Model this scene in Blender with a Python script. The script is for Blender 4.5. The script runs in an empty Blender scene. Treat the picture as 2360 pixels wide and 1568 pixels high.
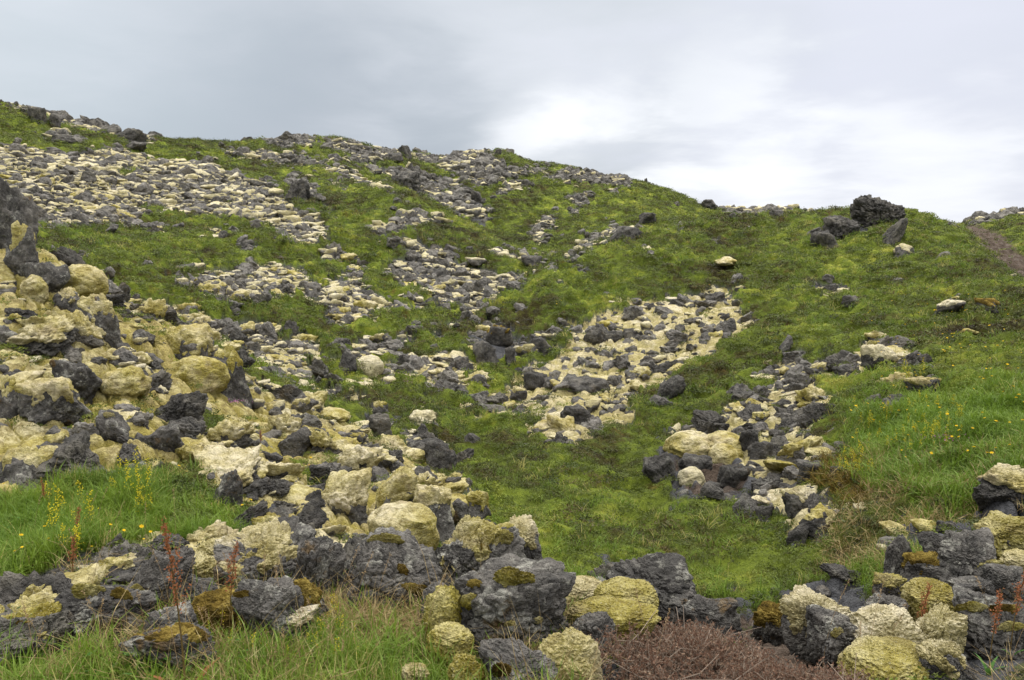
import bpy, bmesh, math, random, time
import numpy as np
from mathutils import Vector
T0 = time.time()
R = math.radians
S = bpy.context.scene
COL = S.collection

# ------------------------------------------------------------------ camera, sky, sun, exposure
F = 1851.0; CX = 1179.5; CY = 784.0          # picture units: the photograph seen 2359 wide
PITCH = R(5.67); CZ = 1.65
cp, sp_ = math.cos(PITCH), math.sin(PITCH)
cam = bpy.data.cameras.new('camera'); cam_o = bpy.data.objects.new('camera', cam); COL.objects.link(cam_o)
cam.sensor_width = 36; cam.lens = 36 * F / 2359.0; cam.clip_start = 0.05; cam.clip_end = 9000
cam_o.location = (0, 0, CZ); cam_o.rotation_euler = (R(90) - PITCH, 0, 0)
S.camera = cam_o
S.view_settings.view_transform = 'Standard'; S.view_settings.look = 'None'
S.view_settings.exposure = 0.2; S.view_settings.gamma = 1
S.cycles.max_bounces = 4; S.cycles.diffuse_bounces = 2; S.cycles.glossy_bounces = 1
S.cycles.transmission_bounces = 2; S.cycles.volume_bounces = 0; S.cycles.transparent_max_bounces = 4
S.cycles.use_adaptive_sampling = True; S.cycles.adaptive_threshold = 0.02
S.cycles.use_denoising = True
S.cycles.volume_step_rate = 4
SUN_EL, SUN_AZ = R(56), R(28)                # azimuth: clockwise from +Y (the view direction)

class G:
    """small shader-graph helper"""
    def __init__(s, nt): s.nt = nt; nt.nodes.clear()
    def n(s, t, ins=None, **kw):
        d = s.nt.nodes.new(t)
        for k, v in kw.items(): setattr(d, k, v)
        for k, v in (ins or {}).items():
            sock = d.inputs[k]
            if isinstance(v, bpy.types.NodeSocket): s.nt.links.new(v, sock)
            else: sock.default_value = v
        return d
    def math(s, op, a, b=0.0, c=0.0, clamp=False):
        return s.n('ShaderNodeMath', {0: a, 1: b, 2: c}, operation=op, use_clamp=clamp).outputs[0]
    def vmath(s, op, a, b=(0, 0, 0)):
        d = s.n('ShaderNodeVectorMath', {0: a, 1: b}, operation=op)
        return d.outputs['Value'] if op in ('DOT_PRODUCT', 'LENGTH', 'DISTANCE') else d.outputs[0]
    def mix(s, f, a, b, bt='MIX'):
        d = s.n('ShaderNodeMix', data_type='RGBA', blend_type=bt, clamp_factor=True)
        for i, v in ((0, f), (6, a), (7, b)):
            if isinstance(v, bpy.types.NodeSocket): s.nt.links.new(v, d.inputs[i])
            else: d.inputs[i].default_value = (v if i == 0 else (*v, 1) if len(v) == 3 else v)
        return d.outputs[2]
    def noise(s, vec, scale, detail=3, rough=.55, dist=0.0):
        return s.n('ShaderNodeTexNoise', {'Vector': vec, 'Scale': scale, 'Detail': detail, 'Roughness': rough, 'Distortion': dist}).outputs[0]
    def ramp(s, f, stops, interp='LINEAR'):
        d = s.n('ShaderNodeValToRGB', {0: f}); cr = d.color_ramp; cr.interpolation = interp
        while len(cr.elements) < len(stops): cr.elements.new(0.5)
        for e, (p, c) in zip(cr.elements, stops):
            e.position = p; e.color = (*c, 1) if len(c) == 3 else c
        return d.outputs[0]
    def step(s, x, a, b):
        d = s.n('ShaderNodeMapRange', {'Value': x, 'From Min': a, 'From Max': b}, interpolation_type='SMOOTHSTEP')
        return d.outputs[0]

def pix_dir(px, py):
    u = (px - CX) / F; v = (CY - py) / F
    d = np.array([u, cp + v * sp_, -sp_ + v * cp]); return d / np.linalg.norm(d)

def make_world():
    w = bpy.data.worlds.new('World'); S.world = w; w.use_nodes = True
    g = G(w.node_tree)
    out = g.n('ShaderNodeOutputWorld')
    sky = g.n('ShaderNodeTexSky', sky_type='NISHITA', sun_disc=False, sun_elevation=SUN_EL, sun_rotation=SUN_AZ,
              air_density=1.0, dust_density=2.5, ozone_density=1.0)
    d = g.n('ShaderNodeTexCoord').outputs['Generated']
    sx = g.n('ShaderNodeSeparateXYZ', {0: d}); z = sx.outputs[2]
    zz = g.math('MAXIMUM', z, 0.0)
    # cloud deck seen in perspective: direction divided by height above horizon
    inv = g.math('DIVIDE', 1.0, g.math('ADD', zz, 0.16))
    pl = g.n('ShaderNodeVectorMath', {0: d, 'Scale': inv}, operation='SCALE').outputs[0]
    n1 = g.noise(pl, 0.55, 4, .5, .3)
    n2 = g.noise(g.vmath('ADD', pl, (7.3, 1.1, 0)), 1.7, 5, .55, .2)
    nn = g.math('ADD', g.math('MULTIPLY', n1, .65), g.math('MULTIPLY', n2, .35))
    cl = g.ramp(nn, [(0.33, (0.52, 0.56, 0.61)), (0.5, (0.61, 0.65, 0.70)), (0.66, (0.70, 0.73, 0.79))])
    def blob(px, py, r0, r1, k=0.08):
        c = pix_dir(px, py)
        dist = g.vmath('DISTANCE', d, tuple(c))
        dist = g.math('ADD', dist, g.math('MULTIPLY', g.math('SUBTRACT', n2, .5), k))
        return g.step(dist, r1, r0)
    # heavy grey bank low over the left hill, bright rifts on the right
    cl = g.mix(g.math('MULTIPLY', blob(600, 350, .0, .36, .22), .62), cl, (0.29, 0.34, 0.405))
    cl = g.mix(g.math('MULTIPLY', blob(1010, 270, .0, .12, .3), .40), cl, (0.36, 0.41, 0.47))
    cl = g.mix(g.math('MULTIPLY', blob(60, 120, .0, .34, .25), .4), cl, (0.60, 0.68, 0.73))
    # right hand side: paler, slightly lavender
    rt = g.step(g.math('ADD', sx.outputs[0], g.math('MULTIPLY', g.math('SUBTRACT', n2, .5), .5)), .02, .40)
    cl = g.mix(g.math('MULTIPLY', rt, .6), cl, (0.70, 0.72, 0.83))
    for (px, py, r0, r1, k, a) in ((1300, 272, .0, .075, .16, 1.0), (1400, 250, .0, .07, .2, .7), (1210, 320, 0, .06, .16, .7),
                                   (1750, 425, .0, .14, .22, 1.0), (1560, 415, 0, .07, .2, .8), (2100, 420, 0, .16, .3, .7),
                                   (1650, 250, 0, .10, .3, .45), (2050, 300, 0, .12, .3, .35)):
        cl = g.mix(g.math('MULTIPLY', blob(px, py, r0, r1, k), a), cl, (0.92, 0.94, 0.98))
    # overcast: the zenith is about three times as bright as the horizon
    zen = g.step(z, 0.30, 0.85)
    cl = g.mix(zen, cl, (3.0, 2.96, 2.88))
    low = g.step(z, 0.0, -0.12)
    cl = g.mix(low, cl, (0.16, 0.16, 0.12))
    skyc = g.n('ShaderNodeVectorMath', {0: sky.outputs[0], 'Scale': 0.10}, operation='SCALE').outputs[0]
    fin = g.mix(0.95, skyc, cl)
    bg = g.n('ShaderNodeBackground', {'Color': fin, 'Strength': 1.0})
    g.nt.links.new(bg.outputs[0], out.inputs[0])
make_world()
sl = bpy.data.lights.new('sun', 'SUN'); sl.energy = 1.5; sl.angle = R(13); sl.color = (1.0, 0.955, 0.88)
so = bpy.data.objects.new('sun', sl); COL.objects.link(so)
sd = Vector((math.sin(SUN_AZ) * math.cos(SUN_EL), math.cos(SUN_AZ) * math.cos(SUN_EL), math.sin(SUN_EL)))
so.rotation_euler = sd.to_track_quat('Z', 'Y').to_euler(); so.location = (0, 0, 60)

# ------------------------------------------------------------------ numpy noise
_rt = np.random.RandomState(5)
_P = _rt.permutation(4096).astype(np.int64)
_G3 = _rt.normal(size=(4096, 3)); _G3 /= np.linalg.norm(_G3, axis=1)[:, None]
_R4 = _rt.rand(4096, 4)
def _h(ix, iy, iz=0):
    return _P[(_P[(_P[ix & 4095] + iy) & 4095] + iz) & 4095]
def noise3(p):
    i = np.floor(p).astype(np.int64); f = p - i; w = f * f * f * (f * (f * 6 - 15) + 10)
    out = np.zeros(len(p))
    for a in (0, 1):
        wa = w[:, 0] if a else 1 - w[:, 0]
        for b in (0, 1):
            wb = wa * (w[:, 1] if b else 1 - w[:, 1])
            for c in (0, 1):
                wc = wb * (w[:, 2] if c else 1 - w[:, 2])
                gr = _G3[_h(i[:, 0] + a, i[:, 1] + b, i[:, 2] + c)]
                out += wc * (gr[:, 0] * (f[:, 0] - a) + gr[:, 1] * (f[:, 1] - b) + gr[:, 2] * (f[:, 2] - c))
    return out * 1.6
def noise2(x, y, s=1.0, off=0.0):
    x = x * s + off; y = y * s + off * 1.7
    ix = np.floor(x).astype(np.int64); iy = np.floor(y).astype(np.int64); fx = x - ix; fy = y - iy
    wx = fx * fx * fx * (fx * (fx * 6 - 15) + 10); wy = fy * fy * fy * (fy * (fy * 6 - 15) + 10)
    out = np.zeros_like(x)
    for a in (0, 1):
        for b in (0, 1):
            gr = _G3[_h(ix + a, iy + b)]
            out += (wx if a else 1 - wx) * (wy if b else 1 - wy) * (gr[..., 0] * (fx - a) + gr[..., 1] * (fy - b))
    return out * 1.8
def fbm2(x, y, s, o, off=0.0, g=.5):
    r = 0; a = 1
    for k in range(o):
        r = r + a * noise2(x, y, s * 2 ** k, off + 13.1 * k); a *= g
    return r
def fbm3(p, s, o, g=.5, off=0.0):
    r = 0; a = 1
    for k in range(o):
        r = r + a * noise3(p * (s * 2 ** k) + off + 7.7 * k); a *= g
    return r
def pillow(x, y, s, off=0):
    """rounded cells: 1 on top of each pillow, 0 in the seams; also a random per pillow"""
    x = x * s + off; y = y * s - off; ix = np.floor(x).astype(np.int64); iy = np.floor(y).astype(np.int64)
    d1 = np.full(x.shape, 9.0); d2 = np.full(x.shape, 9.0); rid = np.zeros(x.shape)
    for a in (-1, 0, 1):
        for b in (-1, 0, 1):
            hh = _h(ix + a, iy + b, 3); q = _R4[hh]
            d = np.hypot(ix + a + q[..., 0] - x, iy + b + q[..., 1] - y)
            m = d < d1
            d2 = np.where(m, d1, np.minimum(d2, d)); rid = np.where(m, q[..., 2], rid); d1 = np.where(m, d, d1)
    e = np.clip((d2 - d1) * 1.5, 0, 1)
    return np.sqrt(1 - (1 - e) ** 2 + 1e-9), rid
def sstep(x, a, b):
    t = np.clip((x - a) / (b - a), 0, 1); return t * t * (3 - 2 * t)

# ------------------------------------------------------------------ projection helpers
def project(x, y, z):
    dz = z - CZ; dep = y * cp - dz * sp_; v = y * sp_ + dz * cp
    dd = np.where(dep > .05, dep, np.nan)
    return CX + F * x / dd, CY - F * v / dd, dep
def unproj(px, py, Y):
    u = (px - CX) / F; v = (CY - py) / F
    k = Y / (cp + v * sp_)
    return u * k, Y, CZ + (-sp_ + v * cp) * k

# ------------------------------------------------------------------ terrain: ridge and hollow lines measured from the photograph
LINES = [
 [(-900, .4, None), (3300, .4, None)],
 [(-900, 2.5, None), (3300, 2.5, None)],
 [(-900, 3.2, 1500), (0, 3.1, 1490), (300, 3.3, 1450), (600, 3.7, 1400), (900, 4.0, 1395), (1200, 4.1, 1420), (1500, 3.9, 1445), (1800, 3.7, 1495), (2100, 3.6, 1530), (2359, 3.6, 1500), (3300, 3.6, 1500)],
 [(-900, 4.0, 1400), (0, 3.9, 1390), (300, 4.2, 1350), (600, 4.7, 1330), (900, 5.2, 1345), (1200, 5.3, 1440), (1500, 5.2, 1480), (1800, 4.9, 1500), (2100, 4.7, 1450), (2359, 4.5, 1420), (3300, 4.5, 1420)],
 [(-900, 6.0, 1150), (0, 6.0, 1165), (300, 6.2, 1140), (600, 6.7, 1195), (900, 7.4, 1215), (1200, 7.8, 1290), (1500, 8.0, 1315), (1800, 8.0, 1295), (2100, 6.6, 1260), (2359, 6.0, 1230), (3300, 6, 1200)],
 [(-900, 8.5, 700), (0, 8.6, 850), (300, 9.0, 900), (600, 9.3, 1040), (900, 9.0, 1120), (1200, 10, 1160), (1500, 11.5, 1110), (1800, 11, 1090), (2100, 9, 1060), (2359, 8, 1050), (3300, 8, 980)],
 [(-900, 11.5, 420), (0, 11.5, 575), (130, 11.8, 610), (270, 12.5, 700), (400, 13, 760), (490, 13.2, 800), (560, 13, 880), (740, 12.2, 965), (900, 11.5, 1050), (1040, 12, 1080), (1200, 13, 1035), (1500, 15, 965), (1800, 13.5, 970), (2100, 12.5, 900), (2359, 11, 900), (3300, 11, 800)],
 [(-900, 17, 560), (0, 16, 640), (130, 16, 690), (270, 16, 745), (400, 16, 800), (490, 16.5, 815), (600, 16.2, 870), (900, 16, 940), (1200, 17.5, 920), (1500, 20, 845), (1800, 19, 805), (2100, 19, 745), (2359, 16, 775), (3300, 16, 650)],
 [(-900, 26, 450), (0, 26, 545), (300, 26, 600), (600, 24, 685), (900, 21.5, 800), (1200, 22, 825), (1350, 24, 760), (1500, 27, 685), (1800, 28, 652), (2100, 28, 622), (2230, 27, 610), (2359, 23, 668), (3300, 20, 640)],
 [(-900, 38, 350), (0, 38, 432), (300, 36, 525), (600, 36, 525), (900, 31, 650), (1100, 31, 690), (1200, 32, 655), (1290, 34, 608), (1380, 38, 572), (1500, 42, 528), (1650, 44, 508), (1800, 44, 500), (1950, 45, 494), (2080, 44, 494), (2150, 42, 506), (2210, 38, 530), (2260, 33, 590), (2310, 28, 645), (2359, 27, 680), (3300, 28, 600)],
 [(-900, 44, 270), (0, 44, 345), (300, 44, 425), (600, 48, 430), (750, 46, 445), (900, 52, 416), (967, 50, 452), (1039, 48, 493), (1100, 46, 522), (1200, 42, 600), (1300, 45, 618), (1400, 50, 606), (1500, 53, 582), (1800, 54, 550), (2100, 54, 530), (2210, 48, 535), (2359, 38, 585), (3300, 40, 520)],
 [(-900, 54, 230), (0, 54, 292), (300, 56, 352), (600, 64, 372), (780, 64, 378), (900, 63, 428), (1000, 62, 482), (1050, 62, 508), (1130, 60, 545), (1200, 62, 545), (1350, 72, 480), (1500, 76, 468), (1650, 80, 490), (1800, 82, 495), (2100, 76, 530), (2210, 62, 528), (2359, 54, 528), (3300, 60, 480)],
 [(-900, 66, 190), (0, 68, 238), (60, 69, 242), (100, 69, 250), (200, 71, 280), (290, 73, 303), (400, 77, 326), (480, 80, 330), (560, 86, 328), (620, 90, 326), (700, 92, 318), (770, 95, 327), (860, 98, 353), (930, 100, 360), (1010, 103, 372), (1070, 106, 362), (1150, 108, 356), (1190, 108, 368), (1230, 108, 382), (1320, 107, 388), (1400, 106, 402), (1480, 105, 418), (1560, 104, 441), (1620, 103, 470), (1700, 101, 476), (1760, 100, 471), (1810, 100, 467), (1880, 100, 476), (1960, 100, 484), (2100, 98, 505), (2200, 92, 518), (2260, 84, 500), (2359, 78, 490), (3300, 80, 460)],
]
NU, NY = 700, 900
UG = np.linspace(-1.0, 1.0, NU); YG = np.geomspace(0.4, 4000, NY)
def base_table():
    Ys, Zs = [], []
    for L in LINES:
        us, ys, zs = [], [], []
        for (px, Y, py) in L:
            if py is None: us.append((px - CX) / F); ys.append(Y); zs.append(0.0 if Y < 1 else 0.03)
            else:
                x, y, z = unproj(px, py, Y); us.append(x / y); ys.append(Y); zs.append(z)
        Ys.append(np.interp(UG, us, ys)); Zs.append(np.interp(UG, us, zs))
    k12y, k12z = Ys[-1], Zs[-1]
    Ys += [k12y * 1.12, k12y * 1.5, k12y * 0 + 600, k12y * 0 + 4200]
    Zs += [k12z - 2.2, k12z - 9, k12z * 0 - 8, k12z * 0 - 8]
    Y = np.array(Ys); Z = np.array(Zs)
    ker = np.exp(-np.linspace(-2, 2, 13) ** 2); ker /= ker.sum()      # soften kinks across
    for A in (Y, Z):
        for k in range(A.shape[0]):
            if k == 12 : continue
            A[k] = np.convolve(np.pad(A[k], 6, mode='edge'), ker, 'valid')
    X = np.log(Y)
    h = np.diff(X, axis=0); dl = np.diff(Z, axis=0) / h
    m = np.zeros_like(Z); m[0] = dl[0]; m[-1] = dl[-1]
    m[1:-1] = (dl[:-1] * h[1:] + dl[1:] * h[:-1]) / (h[1:] + h[:-1])
    for k in range(len(Z)):                                          # limit overshoot
        lo = np.abs(dl[max(k - 1, 0)]); hi = np.abs(dl[min(k, len(dl) - 1)])
        lim = 2.5 * np.minimum(lo, hi) + 0.15
        m[k] = np.clip(m[k], -lim, lim)
    T = np.zeros((NU, NY)); lq = np.log(YG)
    for i in range(NU):
        x = X[:, i]; k = np.clip(np.searchsorted(x, lq) - 1, 0, len(x) - 2)
        t = np.clip((lq - x[k]) / h[k, i], 0, 1); t2 = t * t; t3 = t2 * t
        T[i] = (2 * t3 - 3 * t2 + 1) * Z[k, i] + (t3 - 2 * t2 + t) * h[k, i] * m[k, i] + (-2 * t3 + 3 * t2) * Z[k + 1, i] + (t3 - t2) * h[k, i] * m[k + 1, i]
    return T
TB = base_table()
AZC = R(44)
def base_h(x, y):
    az = np.arctan2(x, y); r = np.hypot(x, y)
    azc = np.clip(az, -AZC, AZC); Y = np.clip(r * np.cos(azc), YG[0], YG[-1] * .999); u = np.tan(azc)
    fu = (u + 1) / 2 * (NU - 1); fy = np.log(Y / YG[0]) / math.log(YG[-1] / YG[0]) * (NY - 1)
    iu = np.clip(fu.astype(int), 0, NU - 2); iy = np.clip(fy.astype(int), 0, NY - 2); a = fu - iu; b = fy - iy
    z = TB[iu, iy] * (1 - a) * (1 - b) + TB[iu + 1, iy] * a * (1 - b) + TB[iu, iy + 1] * (1 - a) * b + TB[iu + 1, iy + 1] * a * b
    w = sstep(np.abs(az), AZC, R(105))
    return z * (1 - w) + w * (-0.02 * r.clip(0, 300) * 0.3)

# ------------------------------------------------------------------ cover: polygons traced per patch, each zoom frame has its own origin and scale
K = 2359 / 4096.0
ZF = {1: (0, 300, .5932), 2: (1300, 400, .5932), 3: (2600, 700, .6377), 4: (0, 1000, .5932), 5: (1300, 1100, .5932),
      6: (2600, 1300, .6377), 7: (0, 1790, .5945), 8: (1300, 1790, .5945), 9: (2600, 1790, .634), 0: (0, 0, 1 / K)}
def zp(zf, pts):
    ox, oy, s = ZF[zf]; return [((ox + x * s) * K, (oy + y * s) * K) for x, y in pts]
NEAR_SLOPE = [(0, 575), (55, 570), (130, 590), (150, 612), (219, 620), (253, 661), (280, 692), (369, 712), (472, 740), (485, 815), (547, 839), (598, 904), (683, 928), (762, 955), (806, 996), (899, 1030), (1049, 1037), (1090, 1146), (1060, 1181), (1010, 1210), (900, 1290), (720, 1238), (576, 1220), (553, 1175), (507, 1157), (420, 1094), (369, 1117), (242, 1129), (161, 1132), (100, 1160), (0, 1165)]
LAVA = [  # (polygon, rock density, moss share)
 (zp(1, [(0, 490), (180, 490), (400, 540), (620, 520), (800, 490), (1020, 590), (1180, 600), (1400, 600), (1480, 640), (1640, 710), (1800, 740), (1890, 810), (1950, 880), (2100, 960), (2200, 1000), (2200, 1060), (2250, 1120), (2120, 1150), (1900, 1160), (1850, 1090), (1700, 990), (1400, 980), (1100, 950), (1000, 900), (900, 1060), (700, 1050), (250, 1050), (0, 1050)]), 1, .6),
 (zp(1, [(60, 190), (160, 200), (330, 215), (450, 255), (600, 300), (700, 325), (800, 375), (880, 365), (960, 415), (1050, 455), (1000, 475), (960, 500), (900, 490), (820, 450), (700, 400), (560, 380), (420, 350), (300, 340), (330, 300), (200, 250), (70, 240)]), .8, .5),
 (zp(1, [(1450, 510), (1600, 520), (1750, 515), (1850, 540), (2000, 560), (2150, 590), (2200, 620), (2100, 635), (1900, 620), (1760, 595), (1620, 575), (1500, 540)]), 1, .4),
 (zp(1, [(1760, 465), (1900, 420), (2050, 405), (2130, 440), (2120, 475), (2000, 505), (1850, 505)]), 1, .3),
 (zp(1, [(1920, 720), (1980, 705), (2060, 740), (2160, 800), (2180, 860), (2080, 870), (1950, 800)]), 1, .1),
 (zp(1, [(2150, 850), (2200, 870), (2260, 960), (2250, 1020), (2190, 940)]), .8, .5),
 (zp(1, [(975, 1100), (1040, 1050), (1120, 1050), (1180, 1120), (1080, 1130)]), .6, .8),
 (zp(1, [(1400, 1110), (1440, 1040), (1510, 1050), (1560, 1130), (1480, 1125)]), .5, .9),
 (zp(1, [(1600, 1140), (1700, 1140), (1760, 1180), (1690, 1240), (1600, 1220)]), 1, .1),
 (zp(1, [(250, 430), (330, 400), (480, 430), (600, 470), (480, 490), (380, 460)]), .9, .3),
 (zp(2, [(0, 275), (120, 285), (250, 325), (370, 360), (450, 345), (580, 370), (650, 375), (760, 395), (770, 440), (650, 430), (560, 390), (430, 380), (350, 445), (250, 445), (130, 430), (0, 440), (0, 400), (200, 400), (100, 360), (0, 340)]), 1, .4),
 (zp(2, [(780, 400), (870, 375), (950, 362), (1050, 352), (1130, 370), (1180, 430), (1250, 470), (1400, 470), (1540, 445), (1450, 500), (1330, 520), (1200, 560), (1100, 600), (1000, 590), (930, 560), (900, 540), (850, 500), (760, 460)]), 1, .4),
 (zp(2, [(280, 450), (420, 480), (560, 460), (640, 490), (740, 520), (850, 540), (960, 600), (1000, 640), (1060, 680), (1130, 740), (1100, 800), (1080, 870), (1030, 840), (950, 810), (850, 760), (740, 690), (640, 640), (560, 580), (440, 530), (300, 500)]), 1.2, .35),
 (zp(2, [(0, 455), (180, 500), (300, 560), (430, 610), (500, 660), (600, 690), (560, 690), (430, 650), (250, 590), (150, 540), (0, 500)]), .7, .7),
 (zp(2, [(0, 540), (150, 580), (200, 620), (100, 600), (0, 580)]), .4, .9),
 (zp(2, [(1150, 640), (1230, 570), (1300, 560), (1370, 590), (1300, 610), (1220, 640), (1180, 670)]), 1, .4),
 (zp(2, [(1440, 540), (1560, 500), (1640, 480), (1750, 500), (1900, 520), (2040, 530), (2080, 580), (2020, 600), (1900, 590), (1780, 570), (1640, 560), (1480, 550)]), 1, .4),
 (zp(2, [(1680, 640), (1800, 640), (1760, 700), (1710, 750), (1690, 810), (1650, 790), (1690, 720), (1620, 670)]), 1, .4),
 (zp(2, [(1890, 630), (1960, 615), (2000, 650), (1960, 660)]), 1, .2),
 (zp(2, [(1480, 790), (1600, 770), (1540, 850), (1480, 920), (1480, 990), (1540, 1030), (1430, 980), (1370, 940), (1400, 860)]), 1, .6),
 (zp(2, [(430, 850), (560, 770), (700, 790), (800, 810), (850, 860), (700, 870), (560, 880), (500, 910), (420, 920), (300, 900), (340, 880)]), 1, .5),
 (zp(2, [(340, 950), (480, 940), (600, 960), (680, 990), (780, 1030), (980, 1030), (1000, 1050), (830, 1060), (900, 1100), (960, 1150), (1100, 1180), (1240, 1200), (1280, 1170), (1400, 1210), (1340, 1270), (1240, 1330), (1180, 1370), (1050, 1440), (940, 1500), (890, 1480), (900, 1430), (760, 1420), (640, 1430), (600, 1380), (540, 1300), (470, 1260), (400, 1180), (420, 1110), (560, 1060), (480, 1000)]), 1.1, .5),
 (zp(2, [(0, 1010), (130, 1020), (160, 1080), (280, 1150), (270, 1280), (420, 1370), (600, 1400), (540, 1430), (370, 1480), (280, 1540), (0, 1568), (0, 1240), (160, 1230), (150, 1130), (0, 1100)]), 1.1, .55),
 (zp(2, [(1000, 1000), (1100, 1020), (1250, 1040), (1330, 1090), (1360, 1060), (1450, 1080), (1480, 1130), (1560, 1160), (1580, 1180), (1450, 1200), (1350, 1130), (1200, 1090), (1080, 1040)]), 1, .5),
 (zp(2, [(1560, 1130), (1590, 1080), (1680, 1050), (1700, 960), (1780, 930), (1900, 890), (1950, 860), (2040, 880), (2150, 870), (2140, 910), (1960, 950), (1850, 1000), (1780, 1050), (1680, 1080), (1620, 1130)]), 1, .4),
 (zp(2, [(1640, 1140), (1780, 1150), (1760, 1190), (1650, 1190)]), .7, .3),
 (zp(2, [(1540, 1260), (1680, 1235), (1640, 1270), (1560, 1280)]), .2, 1),
 (zp(2, [(1850, 1110), (1920, 1090), (1880, 1130)]), .6, .3), (zp(2, [(2110, 1000), (2210, 1040), (2160, 1060)]), .8, .2),
 (zp(4, [(1120, 225), (1300, 215), (1420, 150), (1600, 150), (1700, 100), (1900, 100), (2100, 140), (2000, 200), (2100, 240), (2360, 280), (2360, 540), (2200, 550), (2200, 460), (2080, 380), (2000, 330), (1850, 350), (1700, 380), (1580, 420), (1420, 390), (1330, 330), (1150, 250)]), 1.1, .6),
 (zp(4, [(1060, 380), (1260, 450), (1450, 480), (1650, 510), (1800, 520), (1890, 590), (1870, 640), (2060, 610), (2150, 650), (2180, 770), (2060, 780), (2120, 820), (2180, 900), (2290, 930), (2220, 1020), (2080, 980), (1990, 890), (1850, 880), (1730, 810), (1650, 760), (1500, 700), (1420, 620), (1380, 520), (1200, 450)]), 1, .65),
 (zp(5, [(1600, 330), (1750, 340), (2080, 200), (2192, 205), (2450, 155), (2600, 130), (2710, 125), (2830, 130), (2760, 165), (2790, 200), (2830, 290), (2883, 400), (2860, 455), (2707, 465), (2663, 540), (2495, 615), (2417, 680), (2394, 810), (2260, 826), (2200, 750), (2100, 880), (2080, 960), (2000, 1020), (1930, 1120), (1720, 1190), (1430, 1190), (1380, 1090), (1310, 990), (1180, 970), (980, 960), (1000, 900), (900, 870), (1050, 800), (1280, 750), (1330, 650), (1450, 620), (1560, 560), (1620, 500), (1640, 430)]), .27, 1.0, .25),
 (zp(5, [(370, 650), (520, 600), (640, 590), (780, 540), (900, 560), (1000, 600), (1180, 630), (1180, 680), (1080, 710), (960, 740), (900, 800), (1000, 820), (900, 830), (730, 780), (620, 760), (540, 740), (420, 790), (280, 830), (160, 830), (100, 870), (110, 820), (180, 770), (270, 740), (400, 700)]), .6, .95, .4),
 (zp(5, [(1000, 430), (1110, 350), (1170, 330), (1260, 400), (1320, 430), (1380, 470), (1540, 440), (1600, 470), (1380, 540), (1290, 600), (1150, 600), (980, 560), (930, 490)]), 1, .35),
 (zp(5, [(240, 520), (350, 430), (460, 460), (540, 500), (540, 580), (440, 560), (400, 540), (260, 650), (160, 680), (20, 650), (20, 600), (110, 500), (200, 540)]), .9, .5),
 (zp(5, [(440, 470), (560, 420), (640, 460), (760, 360), (860, 350), (940, 270), (1050, 240), (1100, 190), (1170, 180), (1040, 280), (860, 400), (780, 440), (620, 470), (540, 480)]), 1, .4),
 (zp(5, [(240, 950), (330, 940), (440, 990), (470, 1060), (420, 1130), (330, 1110)]), 1, .2),
 (zp(5, [(440, 1160), (560, 1130), (700, 1090), (820, 1150), (880, 1200), (880, 1300), (760, 1320), (680, 1240), (500, 1230)]), 1, .4),
 (zp(5, [(600, 950), (680, 930), (780, 990), (700, 1010)]), .3, .9),
 (zp(6, [(760, 230), (860, 200), (1000, 240), (1150, 200), (1300, 190), (1350, 120), (1560, 150), (1630, 220), (1650, 310), (1830, 380), (1800, 440), (1640, 420), (1500, 320), (1320, 330), (1160, 370), (1100, 420), (1000, 470), (1160, 500), (1140, 600), (1020, 650), (960, 740), (1200, 770), (1260, 870), (1180, 960), (1050, 1000), (1280, 1180), (1300, 1280), (960, 1290), (940, 1400), (830, 1330), (860, 1200), (640, 1180), (600, 1120), (640, 1000), (560, 900), (540, 800), (110, 740), (180, 660), (400, 650), (460, 520), (650, 470), (740, 380), (750, 300)]), .78, .74, .28),
 (zp(6, [(90, 760), (300, 830), (540, 860), (640, 1000), (600, 1130), (420, 1120), (120, 1110), (60, 1000)]), .8, .12),
 (zp(6, [(1040, 560), (1130, 560), (1140, 620), (1050, 630)]), 1, .1),
 (zp(6, [(1480, 1280), (1600, 1270), (1830, 1310), (2060, 1290), (2200, 1200), (2346, 1200), (2346, 1568), (1560, 1568), (1380, 1440)]), .2, .3),
 (zp(3, [(400, 185), (560, 185), (740, 205), (900, 200), (920, 230), (760, 260), (620, 290), (500, 270), (430, 230)]), 1, .5),
 (zp(3, [(910, 240), (1040, 220), (1030, 250), (930, 255)]), .6, .6),
 (zp(3, [(1900, 300), (2060, 235), (2230, 215), (2346, 210), (2346, 262), (2100, 310), (1960, 320)]), 1.1, .1),
 (zp(3, [(1020, 400), (1120, 340), (1180, 380), (1200, 440), (1050, 460)]), 1, .1),
 (zp(3, [(1250, 340), (1300, 290), (1400, 310), (1460, 350), (1350, 410), (1260, 390)]), 1, .1),
 (zp(3, [(980, 690), (1250, 690), (1180, 790), (1040, 790)]), .5, .6),
 (zp(3, [(1770, 860), (1900, 800), (1980, 850), (1880, 860), (2040, 890), (1990, 910)]), .6, .5),
 (zp(3, [(130, 380), (170, 350), (270, 370), (160, 390)]), .8, .1), (zp(3, [(370, 420), (440, 410), (440, 460)]), .8, .1),
 ([(0, 1395), (180, 1335), (330, 1265), (520, 1215), (700, 1215), (800, 1235), (980, 1260), (1030, 1440), (960, 1430), (760, 1400), (700, 1430), (520, 1420), (300, 1480), (0, 1540)], .8, .5, .35),
 (NEAR_SLOPE, .80, 1.0, .55),
 ([(1280, 1400), (1400, 1330), (1520, 1360), (1640, 1395), (1700, 1400), (1830, 1370), (1960, 1370), (2100, 1400), (2160, 1400), (2359, 1380), (2359, 1568), (1250, 1568)], .15, .1),
]
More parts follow.
